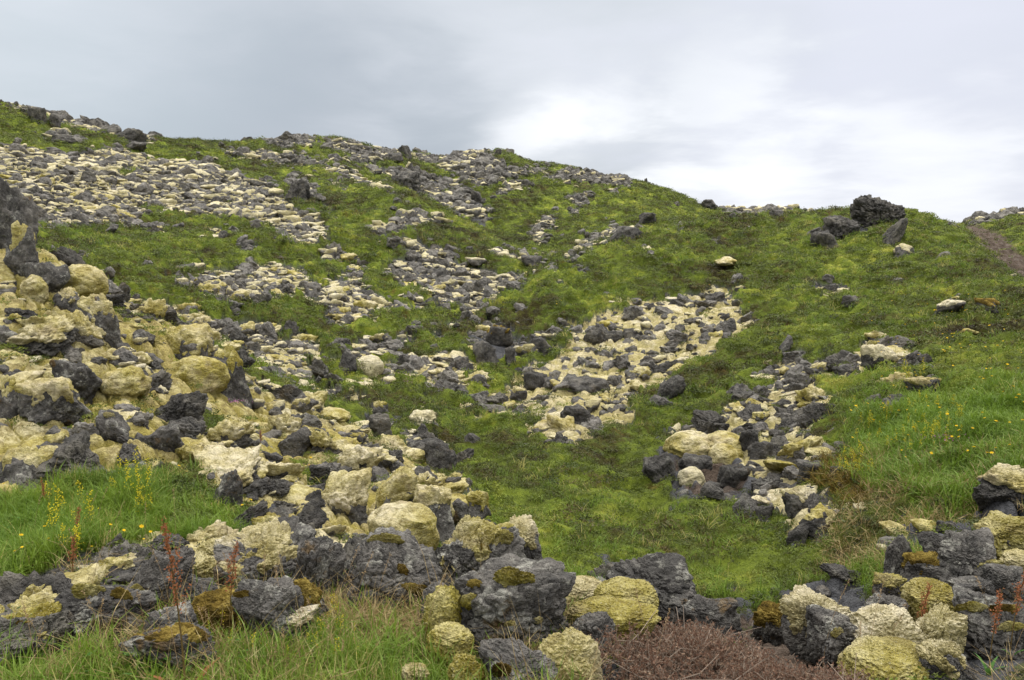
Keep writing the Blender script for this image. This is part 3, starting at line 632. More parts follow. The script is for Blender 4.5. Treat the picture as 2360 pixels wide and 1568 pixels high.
# ------------------------------------------------------------------ boulders the photograph shows one by one
from mathutils.bvhtree import BVHTree
BOXES = []
def hero(name, box, label, moss=None, amount=.5, Y=None, sharp=9., rough=.16, planes=12, seed=None, mat='rock_near', lod=None, deep=.95, lean=0., cat='boulder', cush=(), thick=.10, rot=None, lump=.35, rug=.07, group=None, up=0.0):
    x0, y0, x1, y1 = box; xm = (x0 + x1) / 2
    if Y is not None and Y < 6: e = (x1 - x0) * .05; x0 -= e; x1 += e; y1 += (y1 - y0) * .08
    seed = seed if seed is not None else int(x0 * 7 + y0 * 13)
    if Y is None or Y > 7.9: _, Y = ground_at(xm, y1 - (y1 - y0) * .10, 7.0)
    y1 += (y1 - y0) * (.32 if Y > 5.6 and moss != 'all' else .12)
    k = Y / F; w = (x1 - x0) * k; ha = (y1 - y0) * k
    ry = w * .5 * deep if w < 1.9 * ha else ha * .85
    Yc = Y + ry * .45
    X, _, Z = unproj(xm, (y0 + y1) / 2, Yc); k = Yc / F; w = (x1 - x0) * k; ha = (y1 - y0) * k
    dn = max(.05, math.atan2(CZ - Z, Yc)); rz = max((ha / 2 - ry * math.sin(dn) * .35) / math.cos(dn), ha * .3)
    nlod = lod or (7 if Y < 5.3 else 5 if Y < 16 else 4)
    if moss == 'all' or (name == 'moss_cushion'): co, f, d, r = dome_shape(nlod, seed, (x1 - x0) * Y / F / 2); moss_m = 'moss_near' if moss == 'all' else moss; moss = 'all'
    else: co, f, d, r = rock_shape(nlod, seed, sharp * 1.5, rough, max(planes - 3, 7), rug); moss_m = moss
    a = rot if rot is not None else (seed * 2.399) % 6.283
    def fit(c0, ref):
        c = rot_z(c0, a); m = rot_z(ref, a)
        mn, mx = m.min(0), m.max(0)
        c = (c - (mn + mx) / 2) / ((mx - mn) / 2) * np.array([w / 2, ry, rz])
        c[:, 0] += lean * c[:, 2]
        return c
    body = fit(co, co)
    g0 = gh(X, Yc); bot = Z + body[:, 2].min()
    tgt = min(bot, g0 - .30 * rz)              # reach into the ground
    neg = body[:, 2] < 0; ext = bot - tgt
    ext = min(ext, rz * 1.1)
    if ext > 0: body[neg, 2] *= (rz + ext) / rz
    tq = np.clip(-body[:, 2] / (rz + max(ext, 0)), 0, 1); spread = 1 + .38 * tq ** 1.5
    body[:, 0] *= spread; body[:, 1] *= spread
    base_z = min(g0, Z)
    root = bpy.data.objects.new(name, None); COL.objects.link(root); root.location = (X, Yc, base_z)
    root.empty_display_size = .1
    tag(root, label, cat, group)
    loc = np.array([X, Yc, base_z]); sh = np.array([0, 0, Z - base_z])
    if moss != 'all':
        mesh_from('stone', body + sh, f, [M[mat]], True, parent=root)
    if moss:
        mm = moss_m
        cc, cf = (co, f) if moss == 'all' else cap_shape(d, r, f, seed, amount, thick, lump, (x1 - x0) * Y / F / 2 if Y < 5.5 else 0)
        if moss == 'all' or mm:
            c2 = fit(cc, co); tq2 = np.clip(-c2[:, 2] / rz, 0, 1); c2[:, :2] *= (1 + .38 * tq2 ** 1.5)[:, None]; c2[:, 2] = np.where(c2[:, 2] < 0, c2[:, 2] * (abs(body[:, 2].min()) / rz), c2[:, 2])
            c2, cf = compact(c2, cf)
            mm = 'moss_pad' if (mm == 'moss_near' and Y < 5.6) else mm
            mesh_from('moss_pad' if moss == 'all' else 'moss_cap', c2 + sh, cf, [M[mm]], True, parent=root)
    if cush:
        bv = BVHTree.FromPolygons([tuple(v) for v in (body + sh + loc)], [tuple(int(i) for i in t) for t in f])
        for ci, cb in enumerate(cush):
            bx0, by0, bx1, by1 = cb[:4]; cm = cb[4] if len(cb) > 4 else 'moss_yellow'
            x_, y_, z_ = unproj((bx0 + bx1) / 2, (by0 + by1) / 2, 10.); o = Vector((0, 0, CZ)); dr = (Vector((x_, y_, z_)) - o).normalized()
            hit = bv.ray_cast(o, dr)
            if hit[0] is None: continue
            p = hit[0]; kk = p.y / F; rw = (bx1 - bx0) * kk / 2; rh = (by1 - by0) * kk / 2; rd = min(rw, rh) * .55
            d2, f2 = ico(6); s = 1 + .30 * fbm3(d2, 1.3, 2, .5, ci * 9 + seed % 17) + .13 * fbm3(d2, 5., 2, .5, 4.) + .05 * fbm3(d2, 17., 2, .6, 4.) + min(.006 / max(rw, .02), .12) * fbm3(d2, max(rw, .02) / .008, 2, .6, 7.)
            v = d2 * s[:, None]
            nrm = (hit[1] + Vector((0, -.4, .5))).normalized(); zq = nrm.to_track_quat('Z', 'Y').to_matrix()
            # ellipsoid: wide across the picture, tall up the picture, thin along the surface normal
            v = v * np.array([rw, rd, rh])
            v[:, 1] -= v[:, 2] * (nrm.z * .6)
            mesh_from('moss_cushion', v + (np.array(p) - loc) + np.array([0, rd * .25, 0]), f2, [M[cm]], True, parent=root)
    BOXES.append((x0, y0, x1, y1, Y))
    return root
W = hero
# foreground, left to right
W('lava_boulder', (-30, 1395, 175, 1560), 'low dark lava rock with rusty moss at the bottom left edge', 'moss_yellow', .30, Y=3.05, thick=.05, cush=((5, 1425, 110, 1470, 'moss_brown'),))
W('lava_boulder', (120, 1335, 345, 1480), 'long grey lichened rock ridge below the grass, under a yellow moss clump', None, Y=3.2, cush=((168, 1340, 238, 1392), (255, 1352, 300, 1395, 'moss_brown')), lean=.25)
W('lava_boulder', (285, 1258, 435, 1425), 'tall wedge of black lava behind the red sorrel stalk', None, Y=3.45, lean=.35, sharp=14, cush=((300, 1345, 330, 1375),))
W('lava_boulder', (395, 1320, 520, 1440), 'grey speckled rock between the black wedge and the broad boulder', None, Y=3.5)
W('lava_boulder', (505, 1205, 720, 1395), 'broad dark lava boulder with wet flat top and white lichen', 'moss_near', .18, Y=3.85, thick=.04, sharp=7, rough=.2)
W('lava_boulder', (670, 1235, 790, 1385), 'lichen crusted block leaning on the broad dark boulder', None, Y=3.75)
W('flat_rock', (530, 1325, 690, 1450), 'pointed smooth grey slab rising from rusty grass', None, Y=3.2, sharp=16, planes=8, cat='rock', cush=((540, 1360, 590, 1385, 'moss_brown'),))
W('flat_rock', (290, 1425, 500, 1545), 'flat pale grey rock sunk in straw below the moss', 'moss_brown', .15, Y=2.9, thick=.04, cat='rock', deep=.8)
W('moss_cushion', (440, 1350, 570, 1445), 'rusty gold moss pad spread between two dark rocks', 'moss_brown', 1.5, Y=3.25, cat='moss')
W('moss_cushion', (455, 1232, 545, 1300), 'yellow moss pad on the shoulder left of the broad boulder', 'moss_yellow', 1.5, Y=4.0, cat='moss')
W('moss_cushion', (395, 1268, 490, 1330), 'bright yellow moss clump just right of the black wedge', 'moss_yellow', 1.5, Y=3.7, cat='moss')
W('lava_boulder', (768, 1218, 1010, 1440), 'smooth dark boulder with orange lichen stains', None, Y=3.75, sharp=7, rough=.14, cush=((812, 1228, 840, 1252, 'moss_brown'), (850, 1228, 925, 1262), (912, 1302, 940, 1332, 'moss_brown'), (900, 1340, 985, 1382, 'moss_brown')))
W('lava_boulder', (975, 1182, 1205, 1365), 'rounded boulder crusted with pale lichen, highest of the foreground', 'moss_yellow', .12, Y=4.2, thick=.04, sharp=7, rough=.2, cush=((1142, 1220, 1182, 1262), (1005, 1192, 1040, 1206, 'moss_near'), (1085, 1255, 1128, 1280, 'moss_brown')))
W('mossy_rock', (1160, 1198, 1245, 1275), 'small rock with cream moss top right of the lichened boulder', 'moss_near', .55, Y=5.0)
W('lava_boulder', (1035, 1288, 1320, 1500), 'dark pointed boulder with a golden moss cushion and white lichen spots', None, Y=3.3, sharp=8, rough=.18, seed=31, cush=((1132, 1298, 1228, 1388), (1062, 1365, 1102, 1408), (1076, 1335, 1110, 1358, 'moss_brown'), (1160, 1428, 1190, 1452, 'moss_near'), (1230, 1420, 1250, 1440, 'moss_near')))
W('moss_cushion', (978, 1345, 1065, 1450), 'golden moss pillow left of the pointed boulder', 'moss_yellow', 1.5, Y=3.25, cat='moss')
W('moss_cushion', (985, 1430, 1090, 1500), 'olive yellow moss pad below the golden pillow', 'moss_yellow', 1.5, Y=3.05, cat='moss')
W('lava_boulder', (1105, 1460, 1290, 1620), 'black rock at the bottom edge with rusty moss on its left flank', None, Y=2.85, sharp=8, cush=((1135, 1520, 1178, 1575, 'moss_brown'),))
W('moss_cushion', (1235, 1440, 1385, 1610), 'cream moss cushion sloping down beside the brown heather', 'moss_near', 1.5, Y=2.95, cat='moss')
W('moss_cushion', (925, 1525, 990, 1572), 'small round grey moss ball at the bottom edge', 'moss_near', 1.5, Y=2.8, cat='moss')
W('moss_cushion', (1030, 1500, 1115, 1600), 'yellow green moss patch left of the black bottom rock', 'moss_yellow', 1.5, Y=2.8, cat='moss')
W('mossy_rock', (1240, 1308, 1300, 1360), 'little dark rock topped with ochre moss behind the pointed boulder', 'moss_yellow', .4, Y=4.1)
W('flat_rock', (1392, 1278, 1610, 1440), 'grey slab sloping down to the right behind yellow moss', None, Y=4.1, sharp=14, planes=8, lean=-.35, cat='rock')
W('moss_cushion', (1288, 1324, 1392, 1380), 'pale cream moss dome left of the grey slab', 'moss_near', 1.5, Y=3.9, cat='moss')
W('moss_cushion', (1305, 1375, 1515, 1448), 'broad yellow moss cushion in front of the grey slab', 'moss_yellow', 1.5, Y=3.45, cat='moss', lump=.6)
W('moss_cushion', (1370, 1326, 1510, 1400), 'lumpy yellow moss mound resting against the grey slab', 'moss_yellow', 1.5, Y=3.7, cat='moss', lump=.6)
W('lava_boulder', (1310, 1405, 1420, 1500), 'shadowed dark rock under the yellow moss cushion', None, Y=3.3)
W('flat_rock', (1560, 1362, 1700, 1450), 'grey stone tip poking out above the heather bush', None, Y=3.9, sharp=14, planes=8, cat='rock', lean=-.2)
W('mossy_rock', (1735, 1392, 1812, 1445), 'brown green mossy lump between the heather and the mossy rocks', 'moss_brown', .5, Y=4.2)
W('mossy_rock', (1808, 1368, 1945, 1478), 'undercut dark rock with a cream moss hood', 'moss_near', .62, Y=3.7)
W('lava_boulder', (1872, 1402, 1992, 1505), 'smooth dark boulder between two moss mounds', None, Y=3.5, sharp=6, cush=((1915, 1445, 1945, 1475),))
W('moss_cushion', (1950, 1385, 2115, 1530), 'large cream moss mound at the lower right', 'moss_near', 1.5, Y=3.45, cat='moss', lump=.25)
W('moss_cushion', (1945, 1460, 2160, 1590), 'yellow moss skirt at the foot of the cream mound', 'moss_yellow', 1.5, Y=3.2, cat='moss', lump=.4)
W('lava_boulder', (1990, 1365, 2095, 1430), 'grey rock behind the large cream moss mound', None, Y=4.1)
W('mossy_rock', (2095, 1398, 2215, 1535), 'cream moss sheet draped down a black edge', 'moss_near', .75, Y=3.4)
W('lava_boulder', (2180, 1352, 2400, 1520), 'dark boulder with olive moss bands at the right edge', None, Y=3.5, sharp=8, cush=((2200, 1385, 2270, 1422), (2280, 1390, 2350, 1420, 'moss_brown'), (2300, 1430, 2359, 1465)))
W('moss_cushion', (2085, 1330, 2200, 1400), 'ochre moss saddle above the draped moss sheet', 'moss_yellow', 1.5, Y=4.1, cat='moss')
W('moss_cushion', (2305, 1262, 2400, 1328), 'round cream moss pillow cut by the right edge', 'moss_near', 1.5, Y=4.6, cat='moss')
W('lava_boulder', (2270, 1300, 2380, 1365), 'dark rock under the round cream pillow', None, Y=4.4)
W('lava_boulder', (2160, 1222, 2312, 1345), 'black wet boulder with white lichen at the right', None, Y=4.7, sharp=6, cush=((2255, 1290, 2320, 1330),))
W('mossy_rock', (2252, 1180, 2359, 1250), 'rock buried in mustard moss above the black wet boulder', 'moss_yellow', .9, Y=5.0)
W('lava_boulder', (2045, 1228, 2098, 1310), 'upright dark rock face in the right grassy bank', None, .2, Y=5.0, sharp=12)
W('mossy_rock', (2085, 1275, 2180, 1355), 'brown earth covered rock with ochre moss base', 'moss_brown', .35, Y=4.8, seed=5)
W('lava_boulder', (2120, 1225, 2185, 1290), 'small dark block left of the black wet boulder', None, Y=5.1)
W('lava_boulder', (215, 1385, 345, 1500), 'dark rock in the low ridge below the black wedge', None, Y=3.15)
W('lava_boulder', (335, 1395, 450, 1480), 'grey black rock at the foot of the sorrel and the wedge', None, Y=3.1)
W('lava_boulder', (610, 1400, 720, 1460), 'small crusted rock beside the pointed grey slab', 'moss_near', .2, Y=3.2)
W('mossy_rock', (672, 1330, 745, 1385), 'rusty moss knob at the foot of the broad boulder', 'moss_brown', .8, Y=3.4)
W('lava_boulder', (960, 1335, 1080, 1480), 'grey lichened rock between the stained boulder and the golden pillow', None, Y=3.6)
W('lava_boulder', (1185, 1330, 1290, 1420), 'dark block filling the gap right of the golden cushion', None, Y=3.7)
W('mossy_rock', (1395, 1420, 1440, 1460), 'brown mossy knob at the top of the heather', 'moss_brown', .6, Y=3.6)
W('lava_boulder', (2125, 1480, 2260, 1590), 'low dark rock in the bottom right grass', 'moss_near', .25, Y=3.1)
W('mossy_rock', (2010, 1320, 2080, 1372), 'half hidden dark rock with ochre moss on the right', 'moss_yellow', .45, Y=4.5)
W('lava_boulder', (2190, 1330, 2290, 1370), 'black rock in the shadow behind the right edge boulder', None, Y=4.2)
# hollow and the foot of the mossy slope
W('mossy_rock', (722, 1088, 850, 1195), 'grey rock wearing a cream moss cap at the foot of the slope', 'moss_near', .62, Y=7.3)
W('mossy_rock', (868, 1080, 958, 1175), 'tilted rock with pale yellow moss hood', 'moss_near', .6, Y=7.2, lean=.3)
W('mossy_rock', (955, 1115, 1048, 1190), 'rounded rock with sagging cream moss at the slope toe', 'moss_near', .6, Y=6.8)
W('moss_cushion', (850, 1152, 1005, 1240), 'wide moss mound with green sprigs on top', 'moss_near', 1.5, Y=5.9, cat='moss')
W('moss_cushion', (912, 1030, 985, 1062), 'oval yellow green moss pad on dark stones', 'moss_near', 1.5, Y=8.6, cat='moss')
W('lava_boulder', (975, 1015, 1055, 1092), 'dark knobbly rock at the edge of the green hollow', None, Y=8.4, mat='rock')
W('lava_boulder', (925, 1008, 1010, 1045), 'lichened rock behind the oval moss pad', None, Y=9.2, mat='rock')
W('mossy_rock', (905, 1082, 0 + 1000, 1120), 'low rock with a thin ochre moss top', 'moss_near', .45, Y=8.0)
W('mossy_rock', (1075, 1130, 1125, 1165), 'lone golden moss tuft on a stone in the green', 'moss_yellow', .8, Y=7.6)
W('lava_boulder', (1030, 1145, 1080, 1185), 'small grey stone beside the lone golden tuft', None, Y=7.3)
# mossy slope on the left
W('lava_boulder', (-25, 1018, 160, 1168), 'big black angular rock at the left edge above the grass', 'moss_near', .12, Y=6.3, sharp=14, thick=.05, mat='rock_near')
W('lava_boulder', (485, 1078, 562, 1178), 'white spotted black rock beside the green shrub', None, Y=6.4, sharp=12)
W('lava_boulder', (372, 752, 487, 842), 'overhanging black rock with cream moss roof near the slope crest', 'moss_near', .5, Y=12.5, sharp=14)
W('lava_boulder', (485, 800, 575, 930), 'grey rock wall dropping off the slope crest', 'moss_near', .15, Y=12.4, sharp=12)
W('tall_rock', (-40, 395, 68, 590), 'dark lava pillar standing against the left edge', None, Y=12.2, sharp=12, cat='rock', rug=.1)
W('tall_rock', (20, 520, 105, 645), 'black rock below the dark pillar', 'moss_near', .1, Y=11.9, sharp=12, cat='rock')
W('lava_boulder', (122, 568, 180, 612), 'dark knob on the crest right of the pillar', None, Y=12.6, mat='rock')
W('lava_boulder', (62, 602, 165, 690), 'shiny black rock framed by cream moss', None, Y=10.6, sharp=14)
W('moss_cushion', (50, 632, 108, 690), 'pale moss pillow wedged beside the shiny black rock', 'moss_near', 1.5, Y=10.2, cat='moss')
W('moss_cushion', (142, 608, 245, 680), 'long cream moss hood running down from the crest', 'moss_near', 1.5, Y=11.4, cat='moss')
W('lava_boulder', (120, 665, 190, 730), 'dark ledge rock with an ochre moss rim', 'moss_near', .3, Y=10.4)
W('lava_boulder', (185, 680, 270, 790), 'black cave mouth rock under a moss ledge', 'moss_near', .3, Y=11.3, sharp=12)
W('lava_boulder', (195, 620, 255, 665), 'black rib of rock on the crest skyline of the slope', None, Y=12.2, sharp=13, lean=-.5)
W('lava_boulder', (-20, 745, 42, 800), 'rounded black rock at the left edge of the slope', None, Y=9.2)
W('lava_boulder', (-20, 865, 70, 1015), 'tall dark rock face at the left edge among moss', 'moss_near', .15, Y=7.6, sharp=12)
W('flat_rock', (120, 820, 235, 920), 'smooth grey slab in the middle of the mossy slope', None, Y=8.9, sharp=16, planes=8, cat='rock')
W('lava_boulder', (55, 870, 185, 960), 'black rock with a hanging olive moss lip', 'moss_near', .35, Y=8.1, sharp=12)
W('lava_boulder', (215, 940, 300, 1020), 'grey rock with a small moss button', None, Y=8.0, cush=((238, 950, 262, 970, 'moss_near'),))
W('lava_boulder', (335, 975, 420, 1045), 'dark rock pile in the lower slope', None, Y=8.2)
W('lava_boulder', (640, 985, 720, 1055), 'lichened dark rock with reddish foot on the lower slope', None, Y=9.6, mat='rock')
W('moss_cushion', (230, 840, 345, 905), 'wide cream moss pillow right of the smooth slab', 'moss_near', 1.5, Y=9.0, cat='moss')
W('moss_cushion', (385, 815, 530, 900), 'huge pale moss dome below the overhanging rock', 'moss_near', 1.5, Y=10.6, cat='moss', lump=.25)
# gully stones
W('rock_pile', (772, 808, 822, 862), 'knobbly cairn like rock left of the cream mound', None, Y=17, mat='rock', cat='rock', rug=.12)
W('moss_cushion', (812, 815, 885, 866), 'isolated cream moss mound in the gully', 'moss', 1.5, Y=17, cat='moss')
W('lava_boulder', (1085, 782, 1152, 845), 'stacked grey lava block in the middle of the gully', None, Y=19.5, mat='rock', rug=.12)
W('lava_boulder', (1118, 748, 1182, 800), 'rounded dark boulder with mossy top behind the stacked block', 'moss_brown', .1, Y=20.5, mat='rock')
W('flat_rock', (1163, 798, 1190, 838), 'small upright slab beside the stacked block', None, Y=19.3, mat='rock', sharp=14, cat='rock')
W('lava_boulder', (1218, 776, 1275, 820), 'dark clustered rock at the corner of the pale moss field', None, Y=19.8, mat='rock')
W('lava_boulder', (1518, 862, 1577, 918), 'square dark block at the lower right of the pale moss field', None, Y=17.2, mat='rock', sharp=14, planes=9)
W('lava_boulder', (1288, 930, 1362, 978), 'lichened boulder lying in the lower pale moss field', None, Y=15.0, mat='rock')
W('lava_boulder', (1300, 868, 1405, 905), 'long flat boulder across the pale moss field', None, Y=17.0, mat='rock')
W('lava_boulder', (1205, 855, 1262, 900), 'dark boulder at the left rim of the pale moss field', None, Y=17.5, mat='rock')
W('lava_boulder', (1390, 735 + 25, 1440, 790), 'rounded grey boulder high in the pale moss field', None, Y=21.5, mat='rock')
W('mossy_rock', (945, 945, 1005, 980), 'cream moss lump on the brown heath bump', 'moss', .9, Y=14)
W('lava_boulder', (850, 950, 910, 1015), 'dark broken rock with two moss buttons in the heath', None, Y=11.6, mat='rock')
# right hand patches
W('moss_cushion', (1533, 988, 1650, 1050), 'broad cream moss sheet draped over the brown bank, its left lobe', 'moss_near', 1.3, Y=11.8, cat='moss', deep=1.2)
W('moss_cushion', (1620, 990, 1722, 1036), 'cream moss lobe touching the tall grey rock on the bank', 'moss_near', 1.3, Y=11.8, cat='moss', deep=1.2)
W('moss_cushion', (1630, 1018, 1712, 1074), 'drooping tip of the cream moss sheet on the brown bank', 'moss_near', 1.3, Y=11.8, cat='moss', deep=1.)
W('lava_boulder', (1480, 1040, 1560, 1110), 'dark crumbling rock below the left lobe of the moss sheet', None, Y=11, mat='rock')
W('lava_boulder', (1560, 1046, 1640, 1090), 'brown grey rock face under the cream moss sheet', None, Y=11, mat='rock')
W('lava_boulder', (1655, 1068, 1730, 1130), 'rough rock face at the right end of the brown bank', None, Y=10, mat='rock')
W('moss_cushion', (1560, 1072, 1625, 1118), 'grey green moss tongue hanging on the earth bank', 'moss', 1.5, Y=10.9, cat='moss')
W('lava_boulder', (1608, 1110, 1668, 1150), 'grey rock half buried in the brown bank', None, Y=10.2, mat='rock')
W('lava_boulder', (1722, 1012, 1778, 1058), 'dark block right of the cream moss sheet', None, Y=11.8, mat='rock')
W('lava_boulder', (1700, 985, 1750, 1042), 'tall grey rock touching the cream moss sheet', None, Y=12.4, mat='rock')
W('lava_boulder', (1795, 1115, 1880, 1180), 'lichened boulder with yellow cap below the rock tongue', 'moss_near', .25, Y=9.6, mat='rock')
W('lava_boulder', (1740, 1160, 1782, 1200), 'grey rounded stone low in the green hollow edge', None, Y=8.9, mat='rock')
W('flat_rock', (1808, 1205, 1870, 1262), 'layered grey rock jutting at the foot of the stone tongue', None, Y=8.2, mat='rock', sharp=15, planes=8, cat='rock')
W('lava_boulder', (1840, 1165, 1945, 1235), 'dark jumbled boulder in the grassy dip', 'moss_near', .25, Y=8.6, mat='rock')
W('lava_boulder', (1835, 1060, 1905, 1110), 'pale grey rock near the ochre moss folds', None, Y=10.8, mat='rock_blue')
W('lava_boulder', (1905, 1070, 1955, 1105), 'dark stone at the right end of the ochre moss', None, Y=10.4, mat='rock')
W('lava_boulder', (2085, 868, 2170, 915), 'knotted grey rock in the right hand grass', 'moss_yellow', .15, Y=12.6, mat='rock', rug=.12)
W('lava_boulder', (1993, 905, 2035, 935), 'small grey rock left of the knotted rock', None, Y=12.4, mat='rock')
W('lava_boulder', (1985, 795, 2060, 850), 'dark rock with cream moss top at the upper end of the tongue', 'moss', .35, Y=14.8, mat='rock')
W('lava_boulder', (2155, 692, 2225, 724), 'grey stones with a yellow moss tail on the right slope', 'moss', .3, Y=19, mat='rock')
W('lava_boulder', (2245, 688, 2312, 718), 'brownish half sunk rock near the right edge', 'moss_brown', .3, Y=19, mat='rock')
W('lava_boulder', (1935, 680, 1980, 705), 'dark hollow rock in the right slope heath', None, Y=22, mat='rock')
# knoll and skyline
W('rock_crag', (1955, 450, 2078, 532), 'big grey crag embedded in the grassy crest of the knoll', None, Y=42, mat='rock_blue', cat='crag', sharp=5, planes=15, lod=6, rug=.14, deep=.8, seed=77)
W('rock_crag', (1957, 447, 2012, 520), 'steep cliff face at the left end of the big crag', None, Y=42, mat='rock_blue', cat='crag', sharp=8, planes=12, lod=5, rug=.13, seed=9)
W('tilted_rock', (2026, 503, 2086, 568), 'tilted triangular slab standing below the crag', None, Y=34, mat='rock_blue', cat='rock', sharp=24, planes=9, lean=.5, lod=5, seed=12)
W('rock_crag', (1900, 495, 1975, 555), 'jagged outcrop left of the tilted slab', None, Y=37, mat='rock_blue', cat='crag', rug=.13, lod=5)
W('lava_boulder', (1868, 530, 1932, 578), 'crumbly reddish grey rock in the knoll slope', None, Y=33, mat='rock', rug=.12)
W('lava_boulder', (2060, 562, 2105, 592), 'lichened rock under the tilted slab', 'moss', .3, Y=30, mat='rock')
W('rock_crag', (2000, 480, 2050, 508), 'broken ledge at the foot of the crag', None, Y=40, mat='rock_blue', cat='crag')
W('rock_spire', (918, 336, 948, 366), 'pointed horn of rock on the middle skyline', None, Y=97, mat='rock_blue', cat='rock', sharp=12, planes=9, lean=-.2)
W('rock_spire', (885, 350, 930, 375), 'low shoulder of rock beside the pointed horn', None, Y=96, mat='rock_blue', cat='rock')
W('rock_spire', (1140, 344, 1156, 360), 'little cairn like stack on the central summit', None, Y=104, mat='rock_blue', cat='rock')
W('rock_spire', (1614, 460, 1655, 486), 'jagged double rock on the saddle skyline', None, Y=96, mat='rock_blue', cat='rock', rug=.14, sharp=14)
W('rock_spire', (1484, 411, 1492, 422), 'tiny pointed stone on the right shoulder of the hill', None, Y=102, mat='rock_blue', cat='rock', sharp=14)
W('rock_outcrop', (896, 388, 968, 440), 'dark cliffy outcrop above the rubble gully', None, Y=60, mat='rock', cat='outcrop', rug=.13, lod=5)
W('rock_outcrop', (656, 412, 716, 465), 'smooth blue grey outcrop beside the big left boulder field', None, Y=46, mat='rock_blue', cat='outcrop', sharp=14, lod=5)
W('rock_outcrop', (272, 295, 332, 330), 'grey outcrop on the left skyline', None, Y=70, mat='rock_blue', cat='outcrop')
W('rock_outcrop', (66, 250, 110, 285), 'dark lump under the top left skyline', None, Y=63, mat='rock', cat='outcrop')
W('rock_outcrop', (110, 262, 140, 292), 'smaller dark lump right of the top left lump', None, Y=62, mat='rock', cat='outcrop')
W('rock_outcrop', (285, 325, 338, 345), 'narrow dark outcrop below the grey skyline outcrop', None, Y=62, mat='rock', cat='outcrop')
W('rock_outcrop', (118, 308, 170, 332), 'dark outcrop in the upper left green', None, Y=54, mat='rock', cat='outcrop')
W('rock_outcrop', (1085, 440, 1112, 470), 'dark spike of rock within the rubble gully', None, Y=56, mat='rock', cat='outcrop')
W('lava_boulder', (1470, 490, 1512, 515), 'pyramid rock on the crest of the green shoulder', None, Y=44, mat='rock_blue', cat='boulder')
W('rock_outcrop', (1405, 520, 1485, 548), 'dark outcrop group at the head of the right hand stone run', None, Y=42, mat='rock', cat='outcrop')
W('lava_boulder', (1200, 588, 1250, 615), 'grey block cluster at the valley bottom', None, Y=38, mat='rock_blue')
print('heroes', len(BOXES), time.time() - T0)

# ------------------------------------------------------------------ rubble: the fields of moss capped stones
def make_protos(n, nb, nc, nm, tag_, near=False):
    """nb bare stones, nc moss capped stones, nm moss cushions"""
    out = []
    for i in range(nb + nc + nm):
        sd_ = 1000 + i * 17 + n
        kind_ = 0 if i < nb else 1 if i < nb + nc else 2
        co, f, d, r = rock_shape(n, sd_, 48., .15, 7, .09)
        st = np.array([1, .85 + .3 * _R4[i, 0], .62 + .3 * _R4[i, 1]])
        mats = [M['rock'], M['moss_near'] if near else M['moss']]
        if kind_ == 0: out.append(proto_mesh('%s_stone_shape_%02d' % (tag_, i), co * st, f, None, mats, False))
        elif kind_ == 2:
            lum = 1 + .22 * fbm3(d, 1.6, 2, .5, i * 3.) + (.14 * (.4 - np.abs(fbm3(d, 3., 2, .5, i * 2.))) if n > 2 else 0)
            out.append(proto_mesh('%s_stone_shape_%02d' % (tag_, i), d * lum[:, None] * np.array([1.15, .95, .55]), f, np.ones(len(f), int), mats, True))
        else:
            cc, cf = cap_shape(d, r, f, sd_, .20 + .28 * _R4[i, 2], .15, .3)
            c2, cf = compact(cc, cf)
            co2 = np.vstack([co, c2]) * st
            out.append(proto_mesh('%s_stone_shape_%02d' % (tag_, i), co2, np.vstack([f, cf + len(co)]), np.r_[np.zeros(len(f), int), np.ones(len(cf), int)], mats, n >= 3))
    return out
def split_protos(n, nb, nc, near):
    """the same stones with body and moss cap as separate meshes, for the ones that are objects of their own"""
    out = []
    for i in range(nb + nc):
        sd_ = 3000 + i * 19
        co, f, d, r = rock_shape(n, sd_, 40., .16, 8, .10)
        st = np.array([1, .85 + .3 * _R4[i + 40, 0], .65 + .3 * _R4[i + 40, 1]])
        b = mesh_from('stone', co * st, f, [M['rock']], False).data; c = None
        if i >= nb:
            cc, cf = cap_shape(d, r, f, sd_, .26 + .36 * _R4[i + 40, 2], .22, .4); c2, cf = compact(cc, cf)
            c = mesh_from('moss_cap', c2 * st, cf, [M['moss_near' if near else 'moss']], True).data
        out.append((b, c))
    for o in [o for o in COL.objects if o.type == 'MESH' and o.data in [x for p in out for x in p if x] and not o.parent]: bpy.data.objects.remove(o)
    return out
Wd = gc['dens'] * gc['lava'] * (1 - gc['earth'])
sz = (.105 + .0028 * VR) * np.where(gc['slope'] > .5, 1.0, np.where(gc['cap'] < .3, 1.25, 1.0))
fgz = VR < 3.0
Wd = np.where(fgz, 0, Wd)
wgt = Wd / sz ** 2 * 1.25 * np.where(VIS, 1, .05) * np.where(gc['slope'] > .5, .62, np.where(VR > 55, 1.35, 1))
n_field = int(min((wgt * AR * INV).sum(), 150000))
x, y, k = scatter(wgt, n_field)
wsp = (1 - gc['lava']) * np.where(VR < 6, 0, 1) * np.where(VIS, 1, 0) * np.clip(fbm2(VX, VY, .25, 2, 77.) * 3 + .25, 0.05, 1) / (.2 + .0035 * VR) ** 2 * .018
wsp = wsp * np.where(gc['lush'] > .4, .3, 1)
edge = sample('edge', gc['px'], gc['py'])[0] * (1 - gc['lava']) * VIS * (VR > 6); wsp = wsp + edge * .10 / (.16 + .003 * VR) ** 2
n_sp = int((wsp * AR * INV).sum())
x2, y2, k2 = scatter(wsp, n_sp)
print('field stones', n_field, 'sparse', n_sp)
